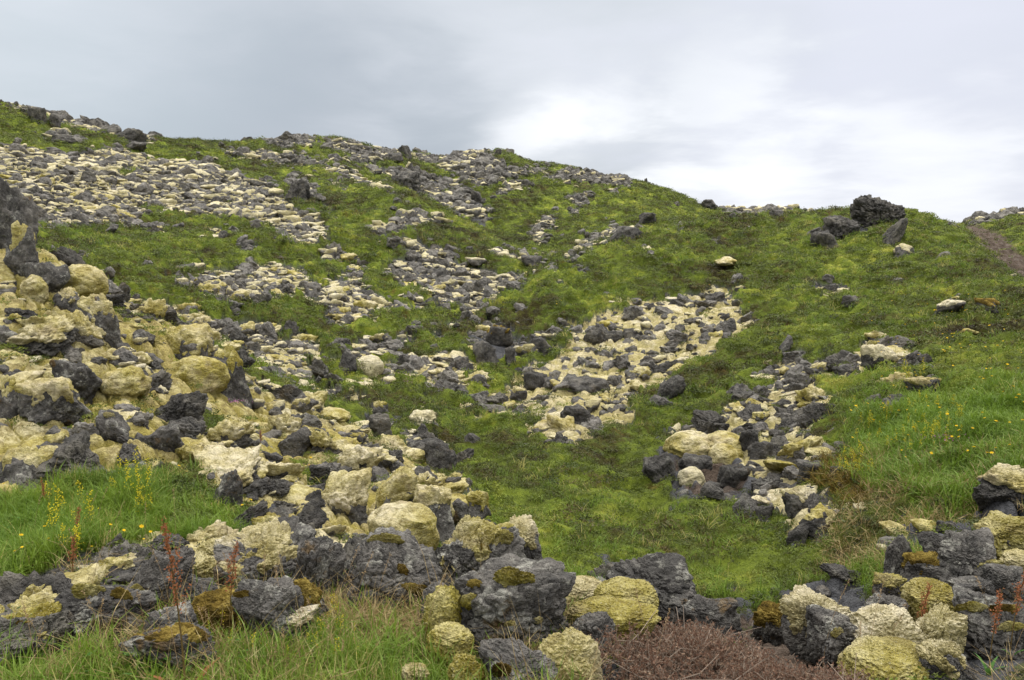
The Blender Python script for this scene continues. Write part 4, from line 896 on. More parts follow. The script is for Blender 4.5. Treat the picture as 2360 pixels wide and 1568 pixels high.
# broken stones along the skyline
L12 = np.array(LINES[12]); pr_ = np.concatenate([RS.uniform(0, 340, 110), RS.uniform(540, 800, 120), RS.uniform(850, 1500, 420), RS.uniform(1620, 1830, 70), RS.uniform(2200, 2359, 120)])
Yr = np.interp(pr_, L12[:, 0], L12[:, 1]) + RS.normal(0, 1.2, len(pr_)) - .5; pyr = np.interp(pr_, L12[:, 0], L12[:, 2])
xr_, yr_, _ = unproj(pr_, pyr, Yr)
az_ = np.arctan2(xr_, yr_); ia = np.clip(np.searchsorted(np.arctan2(gx[:, 500], gy[:, 500]), az_), 0, SH[0] - 1); ir = np.clip(np.searchsorted(np.hypot(gx[0], gy[0]), np.hypot(xr_, yr_)), 0, SH[1] - 1); k3 = ia * SH[1] + ir
x = np.r_[x, x2, xr_]; y = np.r_[y, y2, yr_]; k = np.r_[k, k2, k3]; sparse = np.r_[np.zeros(n_field, bool), np.ones(n_sp, bool), np.zeros(len(k3), bool)]
n_all = len(x)
s = sz[k] * np.exp(RS.normal(-.08, .60, n_all)); big = RS.rand(n_all) < .03; s[big] *= 2.1
isr = np.arange(n_all) >= n_field + n_sp; s[isr] = np.exp(RS.normal(-.15, .45, isr.sum())) * .85 * np.clip(VR[k[isr]] / 95, .5, 1.1)
s = np.where(isr, s * .5, .5 * np.minimum(s, np.where(gc['slope'][k] > .5, .014 * VR[k] + .30, .011 * VR[k] + .25)))
s = np.where(sparse, np.minimum(s, .30), s)
z, cc_ = height(x, y, want=True)
px, py, dep = project(x, y, z)
mossp = np.where(sparse | isr, .22, np.clip(cc_['cap'] * 1.05 - np.where(VR[k] > 75, .15, 0), .05, .95))
u_ = RS.rand(n_all); kind_ = np.where(u_ > mossp, 0, np.where(u_ < mossp * .28, 2, 1))
kind_ = np.where((s > .55) & (kind_ == 2), 1, kind_)
scl = np.stack([s * RS.uniform(.85, 1.25, n_all), s * RS.uniform(.8, 1.2, n_all), s * RS.uniform(.75, 1.25, n_all)], 1)
scl[kind_ == 2] *= np.array([1.45, 1.45, .8])
tiltm = np.where(kind_ == 0, .5, .16)
rot = np.stack([RS.normal(0, 1, n_all) * tiltm, RS.normal(0, 1, n_all) * tiltm, RS.uniform(0, 6.28, n_all)], 1)
zc = z + scl[:, 2] * np.where(sparse, .05, np.where(kind_ == 2, RS.uniform(-.45, .1, n_all), RS.uniform(-.45, .30, n_all)))
tint = RS.rand(n_all)
# keep clear of the boulders set by hand
ok = np.ones(n_all, bool)
for (bx0, by0, bx1, by1, bY) in BOXES:
    if bY > 5.5: ok &= ~((px > bx0 - 2) & (px < bx1 + 2) & (py > by0 + (by1 - by0) * .25) & (py < by1 + 2) & (np.abs(y - bY) < max(1.2, bY * .08)))
psz = s * 2 * 804 / np.maximum(dep, 1)
inframe = (px > -20) & (px < 2380) & (py > 200) & (py < 1580)
vis_ = VIS[k] & inframe & ok
order = np.argsort(-psz * vis_ * (kind_ != 2))
own = order[:240]; isown = np.zeros(n_all, bool); isown[own] = True
near_sp = split_protos(5, 5, 7, True); far_sp = split_protos(4, 5, 7, False)
ZONES = [('mossy slope on the left', lambda a, b, Y: Y < 15 and a < 1100), ('grey stone tongue on the right', lambda a, b, Y: a > 1450 and b > 790 and Y < 17),
         ('pale moss field right of centre', lambda a, b, Y: 1080 < a < 1760 and 670 < b < 1060), ('stones in the gully centre', lambda a, b, Y: 740 < a < 1300 and b > 700),
         ('gully edge left of centre', lambda a, b, Y: a <= 760 and b > 690), ('middle boulder field', lambda a, b, Y: 430 < a < 1320 and 480 < b <= 720),
         ('big left boulder field', lambda a, b, Y: a < 800 and 330 < b < 580), ('far hill top', lambda a, b, Y: b < 470), ('green right slope', lambda a, b, Y: a > 1250)]
ownz = {}
for i in own:
    zn = next((q for q, fn in ZONES if fn(px[i], py[i], y[i])), 'green heath')
    ownz.setdefault((zn, int(kind_[i])), []).append(int(i))
for (zn, kd), lst in ownz.items():
    lst.sort(key=lambda i: -psz[i])
    ext = {}
    if len(lst) > 4:
        ext = {min(lst, key=lambda i: px[i]): 'leftmost', max(lst, key=lambda i: px[i]): 'rightmost', min(lst, key=lambda i: py[i]): 'farthest', max(lst, key=lambda i: py[i]): 'nearest', lst[0]: 'largest'}
    for i in lst:
        pr = (near_sp if y[i] < 15 else far_sp); j = int(tint[i] * 1000) % 5 if kd == 0 else 5 + int(tint[i] * 1000) % 7
        b, c = pr[j]
        root = bpy.data.objects.new('lava_stone' if kd == 0 else 'mossy_stone', None); COL.objects.link(root)
        root.location = (x[i], y[i], zc[i]); root.rotation_euler = rot[i]; root.scale = scl[i] * 1.0
        ob = bpy.data.objects.new('stone', b); COL.objects.link(ob); ob.parent = root
        if c: oc = bpy.data.objects.new('moss_cap', c); COL.objects.link(oc); oc.parent = root
        look = 'bare dark stone' if kd == 0 else 'moss capped stone'
        where = ('on the ' if 'stones in' not in zn else 'among ') + zn
        if i in ext: lab = '%s %s %s' % (ext[i], look, where)
        else: lab = '%s %s' % (look, where)
        tag(root, lab, 'stone', ('bare stones ' if kd == 0 else 'moss capped stones ') + where)
rest = ok & ~isown
lods = [('distant', 2, psz < 4.5), ('middle', 3, (psz >= 4.5) & (psz < 15)), ('close', 4, psz >= 15)]
for nm, lv_, sel in lods:
    pr = make_protos(lv_, 6, 9, 5, nm, nm == 'close')
    m_ = rest & sel
    if not m_.any(): continue
    ji = (tint * 997).astype(int)
    ix = np.where(kind_ == 0, ji % 6, np.where(kind_ == 1, 6 + ji % 9, 15 + ji % 5))
    o = instancer('lava_rubble', np.stack([x, y, zc], 1)[m_], rot[m_], scl[m_], ix[m_], pr, tint[m_])
    tag(o, {'distant': 'small moss capped stones covering the far boulder fields', 'middle': 'loose stones and moss cushions of the middle boulder fields', 'close': 'stones and moss cushions packed on the near slopes'}[nm], 'rubble', None, 'stuff')
    print(nm, m_.sum())
print('rubble', time.time() - T0)

# ------------------------------------------------------------------ plants
def quads_mesh(name, Q, mat):
    Q = np.asarray(Q); n = len(Q); f = np.arange(n * 4).reshape(n, 4)
    return proto_mesh(name, Q.reshape(-1, 3), f, None, [mat], False)
def leaf_quads(rs, c, nrm, L, Wd_):
    """little diamond leaves around centres c with outward directions nrm"""
    n = len(c); t = rs.normal(size=(n, 3)); t -= (t * nrm).sum(1)[:, None] * nrm * .6; t /= np.linalg.norm(t, axis=1)[:, None]
    b = np.cross(t, nrm); b /= np.linalg.norm(b, axis=1)[:, None] + 1e-9
    L = L * rs.uniform(.6, 1.3, n)[:, None]; W_ = Wd_ * rs.uniform(.7, 1.3, n)[:, None]
    return np.stack([c, c + t * L * .5 + b * W_ * .5, c + t * L, c + t * L * .5 - b * W_ * .5], 1)
def heath_proto(i, nleaf, leaf, mat):
    rs = np.random.RandomState(50 + i); a = rs.uniform(0, 6.283, nleaf); q = np.sqrt(rs.rand(nleaf)); lump = 1 + .35 * np.sin(a * 3 + i)
    h = (1 - q ** 2) * .30 * rs.uniform(.25, 1.15, nleaf) * (1 + .4 * np.sin(a * 2 + i * 2)) - .04
    c = np.stack([q * np.cos(a) * lump, q * np.sin(a) * lump, h], 1)
    nr_ = np.stack([q * np.cos(a), q * np.sin(a), .8 + 0 * q], 1) + rs.normal(size=(nleaf, 3)) * .35; nr_ /= np.linalg.norm(nr_, axis=1)[:, None]
    return quads_mesh('heath_clump_shape_%02d' % i, leaf_quads(rs, c, nr_, leaf, leaf * .55), mat)
def blade_strip(rs, base, az, h, lean, w, seg=4, curl=1.0):
    out = []; p = np.array(base, float); d = np.array([math.cos(az), math.sin(az), 0]); s_ = np.array([-math.sin(az), math.cos(az), 0])
    pts = []
    for k in range(seg + 1):
        t = k / seg; pts.append(p + d * h * lean * (t ** (1.2 + curl)) + np.array([0, 0, h * (t - .35 * lean * t ** 3)]))
    for k in range(seg):
        w0 = w * (1 - k / seg) ** .7 if k else w * .7; w1 = w * (1 - (k + 1) / seg) ** .7 * .98 + 1e-4
        out.append([pts[k] - s_ * w0, pts[k] + s_ * w0, pts[k + 1] + s_ * w1, pts[k + 1] - s_ * w1])
    return out
def grass_proto(i, nb, h, w, mat, spread=.06, lean=.5, nm='grass_tuft_shape'):
    rs = np.random.RandomState(90 + i); Q = []
    for _ in range(nb):
        a = rs.uniform(0, 6.283); r_ = spread * math.sqrt(rs.rand())
        Q += blade_strip(rs, (r_ * math.cos(a), r_ * math.sin(a), -.01), rs.uniform(0, 6.283), h * rs.uniform(.45, 1.15), lean * rs.uniform(.2, 2.0), w * rs.uniform(.6, 1.3), 3, rs.uniform(0, 1.4))
    return quads_mesh('%s_%02d' % (nm, i), Q, mat)
def plant_at(w, n, name, protos, smin, smax, label, lean=.15, zoff=0, sfun=None):
    x_, y_, k_ = scatter(w, n); z_, c_ = height(x_, y_, want=True)
    s_ = RS.uniform(smin, smax, n); s_ = s_ * (sfun(np.hypot(x_, y_)) if sfun else 1)
    o = instancer(name, np.stack([x_, y_, z_ + zoff], 1), np.stack([RS.normal(0, lean, n), RS.normal(0, lean, n), RS.uniform(0, 6.283, n)], 1),
                  np.stack([s_, s_, s_ * RS.uniform(.7, 1.3, n)], 1), RS.randint(0, len(protos), n), protos, RS.rand(n), {'lush': c_['lush']})
    tag(o, label, None, None, 'stuff'); print(name, n); return o
GREEN = (1 - gc['lava']) * (1 - gc['earth'] * .93) * np.where(VIS, 1, .08)
PXV, PYV = gc['px'], gc['py']
hs = lambda r_: .10 + .0052 * r_
hw = GREEN / hs(VR) ** 2 * np.where(VR < 5, .25, 1) * np.where(gc['lush'] > .5, .35, 1)
hp_near = [heath_proto(i, 95, .19, M['heath']) for i in range(6)]
hp_far = [heath_proto(i + 10, 60, .24, M['heath']) for i in range(5)]
wn = hw * (VR < 16) * np.where((PXV > 380) & (PXV < 590) & (PYV > 1090) & (PYV < 1245) & (VR < 7.5), 9, 1); wf = hw * (VR >= 16) * (VR < 118)
nn_ = int(min((wn * AR * INV).sum() * 1.5, 60000)); nf_ = int(min((wf * AR * INV).sum() * 1.3, 110000))
plant_at(wn, nn_, 'heath', hp_near, .55, 1.1, 'crowberry and bilberry heath covering the green hollow', .1, 0, hs)
plant_at(wf, nf_, 'heath', hp_far, .6, 1.2, 'low green heath covering the far slopes', .1, 0, hs)
# darker dwarf shrub clumps that make the hummocks
cw = GREEN * (VR > 5.5) * (VR < 110) * VIS * np.clip((fbm2(VX, VY, .55, 3, 71.) + .05) * 3, 0, 1) * np.where(gc['lush'] > .5, .3, 1) / (.16 + .006 * VR) ** 2 * .38
cp_ = [heath_proto(i + 20, 130, .15, M['shrub']) for i in range(5)]
plant_at(cw, int(min((cw * AR * INV).sum(), 40000)), 'heath', cp_, .8, 1.6, 'dark dwarf shrub clumps on the hummocks', .12, 0, lambda r_: (.13 + .0045 * r_))
wi = gc['lava'] * sample('edge', gc['px'], gc['py'])[0] * (VR > 6) * (VR < 80) * VIS * (fbm2(VX, VY, 1.3, 2, 91.) > .12) / hs(VR) ** 2 * .5
plant_at(wi, int(min((wi * AR * INV).sum(), 25000)), 'heath', hp_far, .4, .8, 'heath growing between the stones', .1, 0, hs)
# sprigs of heath creeping over the near moss
wg = (gc['lava'] > .5) * (VR < 20) * VIS * (fbm2(VX, VY, .8, 3, 61.) > .28)
plant_at(wg.astype(float), 900, 'heath', hp_near, .06, .14, 'green sprigs creeping over the moss', .1, .05)
# grass
gp = [grass_proto(i, 13, .20, .0034, M['grass'], .07, .55) for i in range(5)]
lp = [grass_proto(i + 10, 14, .22, .0054, M['lush'], .08, .65) for i in range(5)]
dp = [grass_proto(i + 20, 13, .17, .0024, M['dry'], .08, 1.1) for i in range(5)]
farg = [grass_proto(i + 30, 9, .22, .0075, M['grass'], .14, .6) for i in range(4)]
farl = [grass_proto(i + 40, 10, .24, .0085, M['lush'], .14, .6) for i in range(4)]
heatherbox = (PXV > 1330) & (PYV > 1390) & (VR < 4.2)
HB = np.ones(len(VR))
for (a0, b0, a1, b1, bY) in BOXES:
    if bY < 6: HB[(PXV > a0 - 4) & (PXV < a1 + 4) & (PYV > b0) & (PYV < b1 + (50 if b1 < 1500 else 10)) & (VR < 5.6)] = .10
SHR = ((PXV > 380) & (PXV < 590) & (PYV > 1090) & (PYV < 1245) & (VR < 7.5))
fgr = np.where(SHR, .08, 1) * HB * GREEN * (VR < 7.2) * np.where(heatherbox, 0, 1) * np.where(VR < 4.2, 1.0, .7) * np.where((PXV < 700) & (PYV > 1130), 1, np.where(VR < 4.2, .8, .12))
plant_at(fgr, 5600, 'grass', lp, .35, .95, 'long bright green grass in the foreground', .15)
plant_at(fgr, 3000, 'grass', gp, .4, .95, 'thin mixed grass in the foreground', .2)
dry_w = np.maximum(HB, .45) * GREEN * (VR < 5.2) * np.where(heatherbox, .2, 1) * np.clip(.35 + 2.2 * fbm2(VX, VY, 1.6, 2, 14.) + np.where((PYV > 1400) & (PXV > 200), .5, 0), 0, 2)
plant_at(dry_w, 2700, 'dry_grass', dp, .5, 1.1, 'straw coloured dead grass between the foreground rocks', .5)
plant_at(GREEN * gc['lush'] * (VR >= 6.5) * (VR < 17) * (PXV > 1200), 5500, 'grass', farl, .4, .95, 'lush grass on the right hand slope', .2)
gw = GREEN * (VR > 6) * (VR < 45) * np.clip(.35 + 2.5 * fbm2(VX, VY, .35, 3, 33.) + np.where((PXV > 1800), .5, 0), 0.02, 1.6) / (1 + VR / 12)
plant_at(gw, 9000, 'grass', farg, .55, 1.05, 'wispy grass mixed into the heath', .25, 0, lambda r_: .55 + r_ * .020)
plant_at(GREEN * (VR > 5.5) * (VR < 14) * ((PXV > 1900) & (PYV > 1050) & (PYV < 1330)), 450, 'dry_grass', [grass_proto(i + 50, 12, .2, .004, M['dry'], .1, .9) for i in range(3)], .6, 1.1, 'pale dead grass round the right hand rocks', .4)
plant_at(GREEN * (VR > 6) * (VR < 14) * ((PXV > 1830) & (PXV < 2000) & (PYV > 1080) & (PYV < 1200)), 220, 'dry_grass', [grass_proto(i + 60, 14, .2, .004, M['moss_brown'], .1, .8) for i in range(3)], .6, 1.1, 'rusty red grass tuft below the stone tongue', .4)

plant_at(fgr * (PYV > 1380), 260, 'herb', [heath_proto(i + 60, 60, .30, M['lush']) for i in range(4)], .05, .09, 'small leafy herbs between the foreground grass', .2, .02)
# --- single plants
def simple_mat(name, col, rough=.7, tr=True):
    m, g = new_mat(name); p = pos(g)
    c = g.mix(g.noise(p, 60., 2), tuple(v * .6 for v in col), tuple(min(1, v * 1.35) for v in col))
    finish(g, c, rough, None, .2, trans=c if tr else None); return m
MY = simple_mat('petal_yellow', (.78, .52, .02)); MYG = simple_mat('blossom_yellow', (.62, .52, .03)); MS = simple_mat('stem_green', (.10, .15, .03))
MRED = simple_mat('sorrel_red', (.30, .115, .05)); MRS = simple_mat('sorrel_stem', (.16, .11, .04)); MP = simple_mat('blossom_purple', (.42, .16, .34))
MHB, g_ = new_mat('heather_leaf'); _c = g_.ramp(g_.noise(pos(g_), 45., 3, .8), [(.34, (.055, .032, .022)), (.48, (.145, .080, .054)), (.58, (.22, .14, .095)), (.68, (.34, .27, .19))]); finish(g_, _c, .8, None, .1, trans=_c); MHT = simple_mat('heather_twig', (.22, .17, .13), .9, False); MLEAF = simple_mat('herb_leaf', (.07, .16, .03)); MSEED = simple_mat('grass_seed', (.34, .24, .13))
def tube(pts, r0, r1, sides=4):
    pts = np.asarray(pts, float); n = len(pts); V = []; Fq = []
    for k, p in enumerate(pts):
        d = pts[min(k + 1, n - 1)] - pts[max(k - 1, 0)]; d /= np.linalg.norm(d) + 1e-9
        a = np.cross(d, [.3, .9, .1]); a /= np.linalg.norm(a) + 1e-9; b = np.cross(d, a); r_ = r0 + (r1 - r0) * k / (n - 1)
        for j in range(sides):
            t = 6.283 * j / sides; V.append(p + a * math.cos(t) * r_ + b * math.sin(t) * r_)
    for k in range(n - 1):
        for j in range(sides):
            Fq.append([k * sides + j, k * sides + (j + 1) % sides, (k + 1) * sides + (j + 1) % sides, (k + 1) * sides + j])
    return np.array(V), np.array(Fq)
def merge(parts):
    V = []; Fc = []; o_ = 0
    for v, f in parts: V.append(v); Fc.append(np.asarray(f) + o_); o_ += len(v)
    return np.vstack(V), np.vstack(Fc)
def Q2(Q): Q = np.asarray(Q); return Q.reshape(-1, 3), np.arange(len(Q) * 4).reshape(-1, 4)
def stem_pts(rs, h, lean=.12, n=6):
    a = rs.uniform(0, 6.283); return [np.array([math.cos(a) * h * lean * (k / n) ** 2, math.sin(a) * h * lean * (k / n) ** 2, h * k / n]) for k in range(n + 1)]
def flower_meshes(i, h=.16, pr=.011):
    rs = np.random.RandomState(300 + i); st = stem_pts(rs, h); V1, F1 = tube(st, .0012, .0009, 4); top = st[-1]; Q = []
    up = (top - st[-2]) / np.linalg.norm(top - st[-2]) + np.array([0, -.35, 0])
    up /= np.linalg.norm(up); a0 = np.cross(up, [1, 0, 0]); a0 /= np.linalg.norm(a0); b0 = np.cross(up, a0)
    for layer, nn2, L in ((0, 9, 1.0), (1, 7, .65)):
        for j in range(nn2):
            t = 6.283 * (j + .5 * layer) / nn2; d = a0 * math.cos(t) + b0 * math.sin(t); s2 = np.cross(up, d); tip = top + d * pr * L + up * pr * (.25 + .3 * layer)
            Q.append([top, top + (d * .5 + s2 * .22) * pr * L + up * pr * .15, tip, top + (d * .5 - s2 * .22) * pr * L + up * pr * .15])
    V2, F2 = Q2(Q); return (V1, F1), (V2, F2)
def spike_meshes(i, h=.22, nfl=60, col=None):
    rs = np.random.RandomState(400 + i); st = stem_pts(rs, h, .1); V1, F1 = tube(st, .0014, .0009, 4); parts1 = [(V1, F1)]
    st = np.array(st); c = []
    for k in range(nfl):
        t = .42 + .58 * rs.rand(); p = st[0] + (np.array([np.interp(t * 6, range(7), st[:, j]) for j in range(3)]) - st[0]); wv = (1.05 - t) * .035 + .004
        c.append(p + rs.normal(size=3) * wv * .6)
    c = np.array(c); nr_ = rs.normal(size=(nfl, 3)); nr_ /= np.linalg.norm(nr_, axis=1)[:, None]
    fl = Q2(leaf_quads(rs, c, nr_, .009, .007))
    lc = np.array([st[0] + (st[-1] - st[0]) * rs.uniform(.05, .6) for _ in range(26)]); ln = rs.normal(size=(26, 3)); ln /= np.linalg.norm(ln, axis=1)[:, None]
    lf = Q2(leaf_quads(rs, lc, ln, .022, .004)); return merge([(V1, F1), lf]), fl
def sorrel_meshes(i, h):
    rs = np.random.RandomState(500 + i); st = np.array(stem_pts(rs, h, .10, 10)); parts = [tube(st, .0032 * h / .5, .0012, 5)]; c = []
    for k in range(9):                                  # side branches of the panicle
        t = .50 + .05 * k; p0 = np.array([np.interp(t * 10, range(11), st[:, j]) for j in range(3)]); a = rs.uniform(0, 6.283)
        L = h * .13 * (1.25 - t) * 1.6; d = np.array([math.cos(a) * .35, math.sin(a) * .35, .95]); pts = [p0 + d * L * q / 3 for q in range(4)]
        parts.append(tube(pts, .0012, .0006, 3))
        for q in range(int(26 * h / .5)): c.append(p0 + d * L * rs.rand() + rs.normal(size=3) * .0045)
    for q in range(int(70 * h / .5)):
        t = rs.uniform(.52, 1.0); c.append(np.array([np.interp(t * 10, range(11), st[:, j]) for j in range(3)]) + rs.normal(size=3) * .005)
    c = np.array(c); nr_ = rs.normal(size=(len(c), 3)); nr_ /= np.linalg.norm(nr_, axis=1)[:, None]
    seeds = Q2(leaf_quads(rs, c, nr_, .0085, .0075))
    Q = []
    for k in range(4): Q += blade_strip(rs, (0, 0, 0), rs.uniform(0, 6.283), h * .26, .8, .012 * h / .4, 4, .5)
    return merge(parts), seeds, Q2(Q)
def place(name, root_label, cat, group, px_, py_, parts, Y=None, sc=1.0, rz=0, ymin=2.6):
    """parts: list of (part name, mesh data)"""
    if Y is None: X_, Y = ground_at(px_, py_, ymin)
    else: X_, _, _ = unproj(px_, py_, Y)
    z_ = gh(X_, Y); root = bpy.data.objects.new(name, None); COL.objects.link(root); root.location = (X_, Y, z_ - .01); root.rotation_euler = (0, 0, rz); root.scale = (sc,) * 3
    root.empty_display_size = .05
    tag(root, root_label, cat, group)
    for pn, me in parts:
        o = bpy.data.objects.new(pn, me); COL.objects.link(o); o.parent = root
    return root
def data_of(name, vf, mat):
    o = mesh_from(name, vf[0], vf[1], [mat], False); d_ = o.data; bpy.data.objects.remove(o); return d_
# sorrel
for i, (sx_, sy0, sy1, Yq, lb) in enumerate([
    (410, 1172, 1575, 2.75, 'tall rust red sorrel in front of the black lava wedge, the biggest stalk'),
    (160, 1232, 1345, 4.0, 'reddish pink sorrel stalk in the left grass'), (172, 1165, 1260, 4.8, 'brown sorrel stalk beside yellow bedstraw on the left'),
    (520, 1240, 1420, 3.2, 'thin brown sorrel between the moss pads and the grey slab'), (1118, 1300, 1420, 3.9, 'slim brown sorrel at the left of the pointed boulder'),
    (2120, 1330, 1440, 3.6, 'orange sorrel stalk above the draped moss sheet'), (2340, 1300, 1450, 3.4, 'red sorrel at the right edge'), (2290, 1350, 1500, 3.2, 'small red sorrel in front of the right edge boulder'),
    (600, 990, 1030, 9.0, 'orange sorrel tuft on the lichened rock of the slope'), (100, 1100, 1190, 5.6, 'brown sorrel at the foot of the big black rock')]):
    X_, _, zt = unproj(sx_, sy0, Yq); zb = gh(X_, Yq); h = max(zt - zb, .12)
    a, b, c = sorrel_meshes(i, h)
    place('sorrel_plant', lb, 'plant', 'sorrel stalks', sx_, sy0, [('stem', data_of('stem', a, MRS)), ('seed_head', data_of('seed_head', b, MRED)), ('leaves', data_of('leaves', c, MRED if i == 0 else MLEAF))], Y=Yq)
# yellow flowers, each one an object
FM = [flower_meshes(i) for i in range(5)]; FD = [(data_of('stem', a, MS), data_of('petals', b, MY)) for a, b in FM]
def yellow(px_, py_, lab, grp, sc=1.0, ymin=2.7):
    a, b = FD[RS.randint(5)]; place('yellow_flower', lab, 'flower', grp, px_, py_, [('stem', a), ('petals', b)], sc=sc, rz=RS.uniform(0, 6.28), ymin=ymin)
SG = [('single yellow flower in the lower part of the left grass', [(331, 1275, 1.5), (283, 1262, 1.1), (250, 1262, 1.1), (97, 1262, 1.2), (60, 1285, 1.3), (15, 1150, 1.2), (350, 1262, 1.1), (60, 1310, 1.), (45, 1320, 1.), (207, 1290, .9), (112, 1280, .8), (340, 1268, .9)]),
      ('yellow flower at the edge of the dark green shrub', [(415, 1106, 1.3), (572, 1195, 1.4), (562, 1200, 1.2), (722, 1084, 1.6), (708, 1092, 1.2)])]
for lb, L_ in SG:
    for (a_, b_, s_) in L_: yellow(a_, b_ + 22, lb, lb.replace('single ', '').replace('yellow flower', 'yellow flowers'), s_)
rsf = np.random.RandomState(8)
for n_, (bx, lb) in ((70, ((2000, 690, 2359, 900), 'small yellow flower on the upper right slope')), (55, ((1950, 900, 2350, 1120), 'yellow flower in the lush grass at the right'))):
    for _ in range(n_):
        yellow(rsf.uniform(bx[0], bx[2]), rsf.uniform(bx[1], bx[3]), lb, lb.replace('flower', 'flowers').replace('small ', ''), rsf.uniform(1.2, 2.1), 5.5)
for _ in range(14): yellow(rsf.uniform(1250, 1800), rsf.uniform(640, 800), 'tiny yellow flower on the middle right heath', 'tiny yellow flowers on the heath', 2.0, 8)
# bedstraw spikes
SM = [spike_meshes(i) for i in range(5)]; SD = [(data_of('stem', a, MS), data_of('blossom', b, MYG)) for a, b in SM]
def spike(px_, py_, lab, grp, sc=1.0, ymin=2.7):
    a, b = SD[RS.randint(5)]; place('bedstraw_plant', lab, 'plant', grp, px_, py_, [('stem', a), ('blossom', b)], sc=sc, rz=RS.uniform(0, 6.28), ymin=ymin)
for (bx, n_, sc_, lb) in (((100, 1180, 220, 1310), 15, 1.2, 'yellow bedstraw in the left grass beside a brown sorrel'), ((250, 1110, 350, 1175), 11, 1.15, 'yellow bedstraw below the black lava rocks on the left'),
                          ((310, 1175, 350, 1215), 6, .9, 'short yellow bedstraw right of the left grass'), ((480, 1480, 860, 1570), 26, .62, 'small yellow bedstraw in the bottom grass'), ((600, 1390, 780, 1470), 14, .6, 'yellow bedstraw in front of the broad boulder'),
                          ((2060, 860, 2140, 900), 9, 1.3, 'yellow bedstraw beside the knotted grey rock'), ((1960, 940, 2220, 1060), 75, 1.0, 'yellow bedstraw in the right hand meadow'), ((1935, 1060, 2010, 1110), 16, 1.1, 'yellow bedstraw right of the ochre moss folds')):
    for _ in range(n_): spike(rsf.uniform(bx[0], bx[2]), rsf.uniform(bx[1], bx[3]), lb, lb.replace('yellow bedstraw', 'bedstraw'), sc_ * rsf.uniform(.7, 1.2), 2.7)
# purple thyme
def thyme(px_, py_, n_, rad, lab, ymin=3):
    c = RS.normal(size=(n_, 3)) * np.array([rad, rad * .7, rad * .22]); c[:, 2] = np.abs(c[:, 2]) + rad * .25; nr_ = RS.normal(size=(n_, 3)) + [0, 0, 1]; nr_ /= np.linalg.norm(nr_, axis=1)[:, None]
    b = Q2(leaf_quads(RS, c, nr_, rad * .16, rad * .13)); c2 = c.copy(); c2[:, 2] *= .5; a = Q2(leaf_quads(RS, c2, nr_, rad * .2, rad * .1))
    place('thyme_plant', lab, 'plant', None, px_, py_, [('leaves', data_of('leaves', a, MLEAF)), ('blossom', data_of('blossom', b, MP))], ymin=ymin)
thyme(930, 884, 160, .13, 'pink thyme clump in the middle of the gully', 8); thyme(2196, 1018, 170, .14, 'purple thyme in the right hand meadow', 5)
thyme(545, 930, 90, .09, 'purple thyme on the moss near the slope crest', 6); thyme(215, 1165, 150, .10, 'purple thyme in the left grass below the black rocks', 4); thyme(250, 1190, 120, .08, 'second purple thyme patch left of the green shrub', 4)
thyme(700, 1078, 60, .06, 'tiny purple thyme beside the yellow flower on the slope', 5)
# leafy herbs at the left edge
for i, (a_, b_, s_, lb) in enumerate([(18, 1262, 1.0, 'dark green lobed herb at the left edge of the grass'), (60, 1245, .8, 'leafy herb just right of the left edge'), (130, 1240, .7, 'small leafy herb under the bedstraw'), (345, 1568, 1.1, 'broad leaved herb at the foot of the tall sorrel'), (560, 1545, .9, 'broad leaved herb in the bottom grass')]):
    rs = np.random.RandomState(600 + i); c = rs.normal(size=(80, 3)) * [.09, .09, .03]; c[:, 2] = np.abs(c[:, 2]) + .06; nr_ = rs.normal(size=(80, 3)) * .4 + [0, 0, 1]; nr_ /= np.linalg.norm(nr_, axis=1)[:, None]
    lf = Q2(leaf_quads(rs, c, nr_, .045, .022)); st = merge([tube([np.zeros(3), c[k] * [.5, .5, .6], c[k]], .0014, .0008, 3) for k in range(0, 80, 3)])
    place('leafy_herb', lb, 'plant', None, a_, b_, [('stem', data_of('stem', st, MS)), ('leaves', data_of('leaves', lf, MLEAF))], sc=s_)
# tall grass stalks with seed heads in front
for i in range(46):
    rs = np.random.RandomState(700 + i); h = rs.uniform(.26, .46); st = np.array(stem_pts(rs, h, .25, 8)); a = tube(st, .0011, .0007, 3)
    n_ = 34; t = rs.uniform(.80, 1.0, n_); c = np.stack([np.interp(t * 8, range(9), st[:, j]) for j in range(3)], 1) + rs.normal(size=(n_, 3)) * .0022
    nr_ = rs.normal(size=(n_, 3)); nr_ /= np.linalg.norm(nr_, axis=1)[:, None]
    b = Q2(leaf_quads(rs, c, nr_, .008, .003))
    if i < 30: q_ = (rs.uniform(60, 1000), None, rs.uniform(2.75, 3.5), 'thin straw grass stalk with a seed head in front of the left rocks', 'grass stalks in front of the left rocks')
    elif i < 38: q_ = (rs.uniform(20, 450), None, rs.uniform(4.3, 5.6), 'grass stalk with pale seed head in the left meadow', 'grass stalks in the left meadow')
    else: q_ = (rs.uniform(1450, 2359), None, rs.uniform(2.9, 3.5), 'thin straw grass stalk over the heather and right rocks', 'grass stalks over the right rocks')
    place('grass_stalk', q_[3], 'grass stalk', q_[4], q_[0], 1400, [('stem', data_of('stem', a, MSEED)), ('seed_head', data_of('seed_head', b, MSEED))], Y=q_[2])
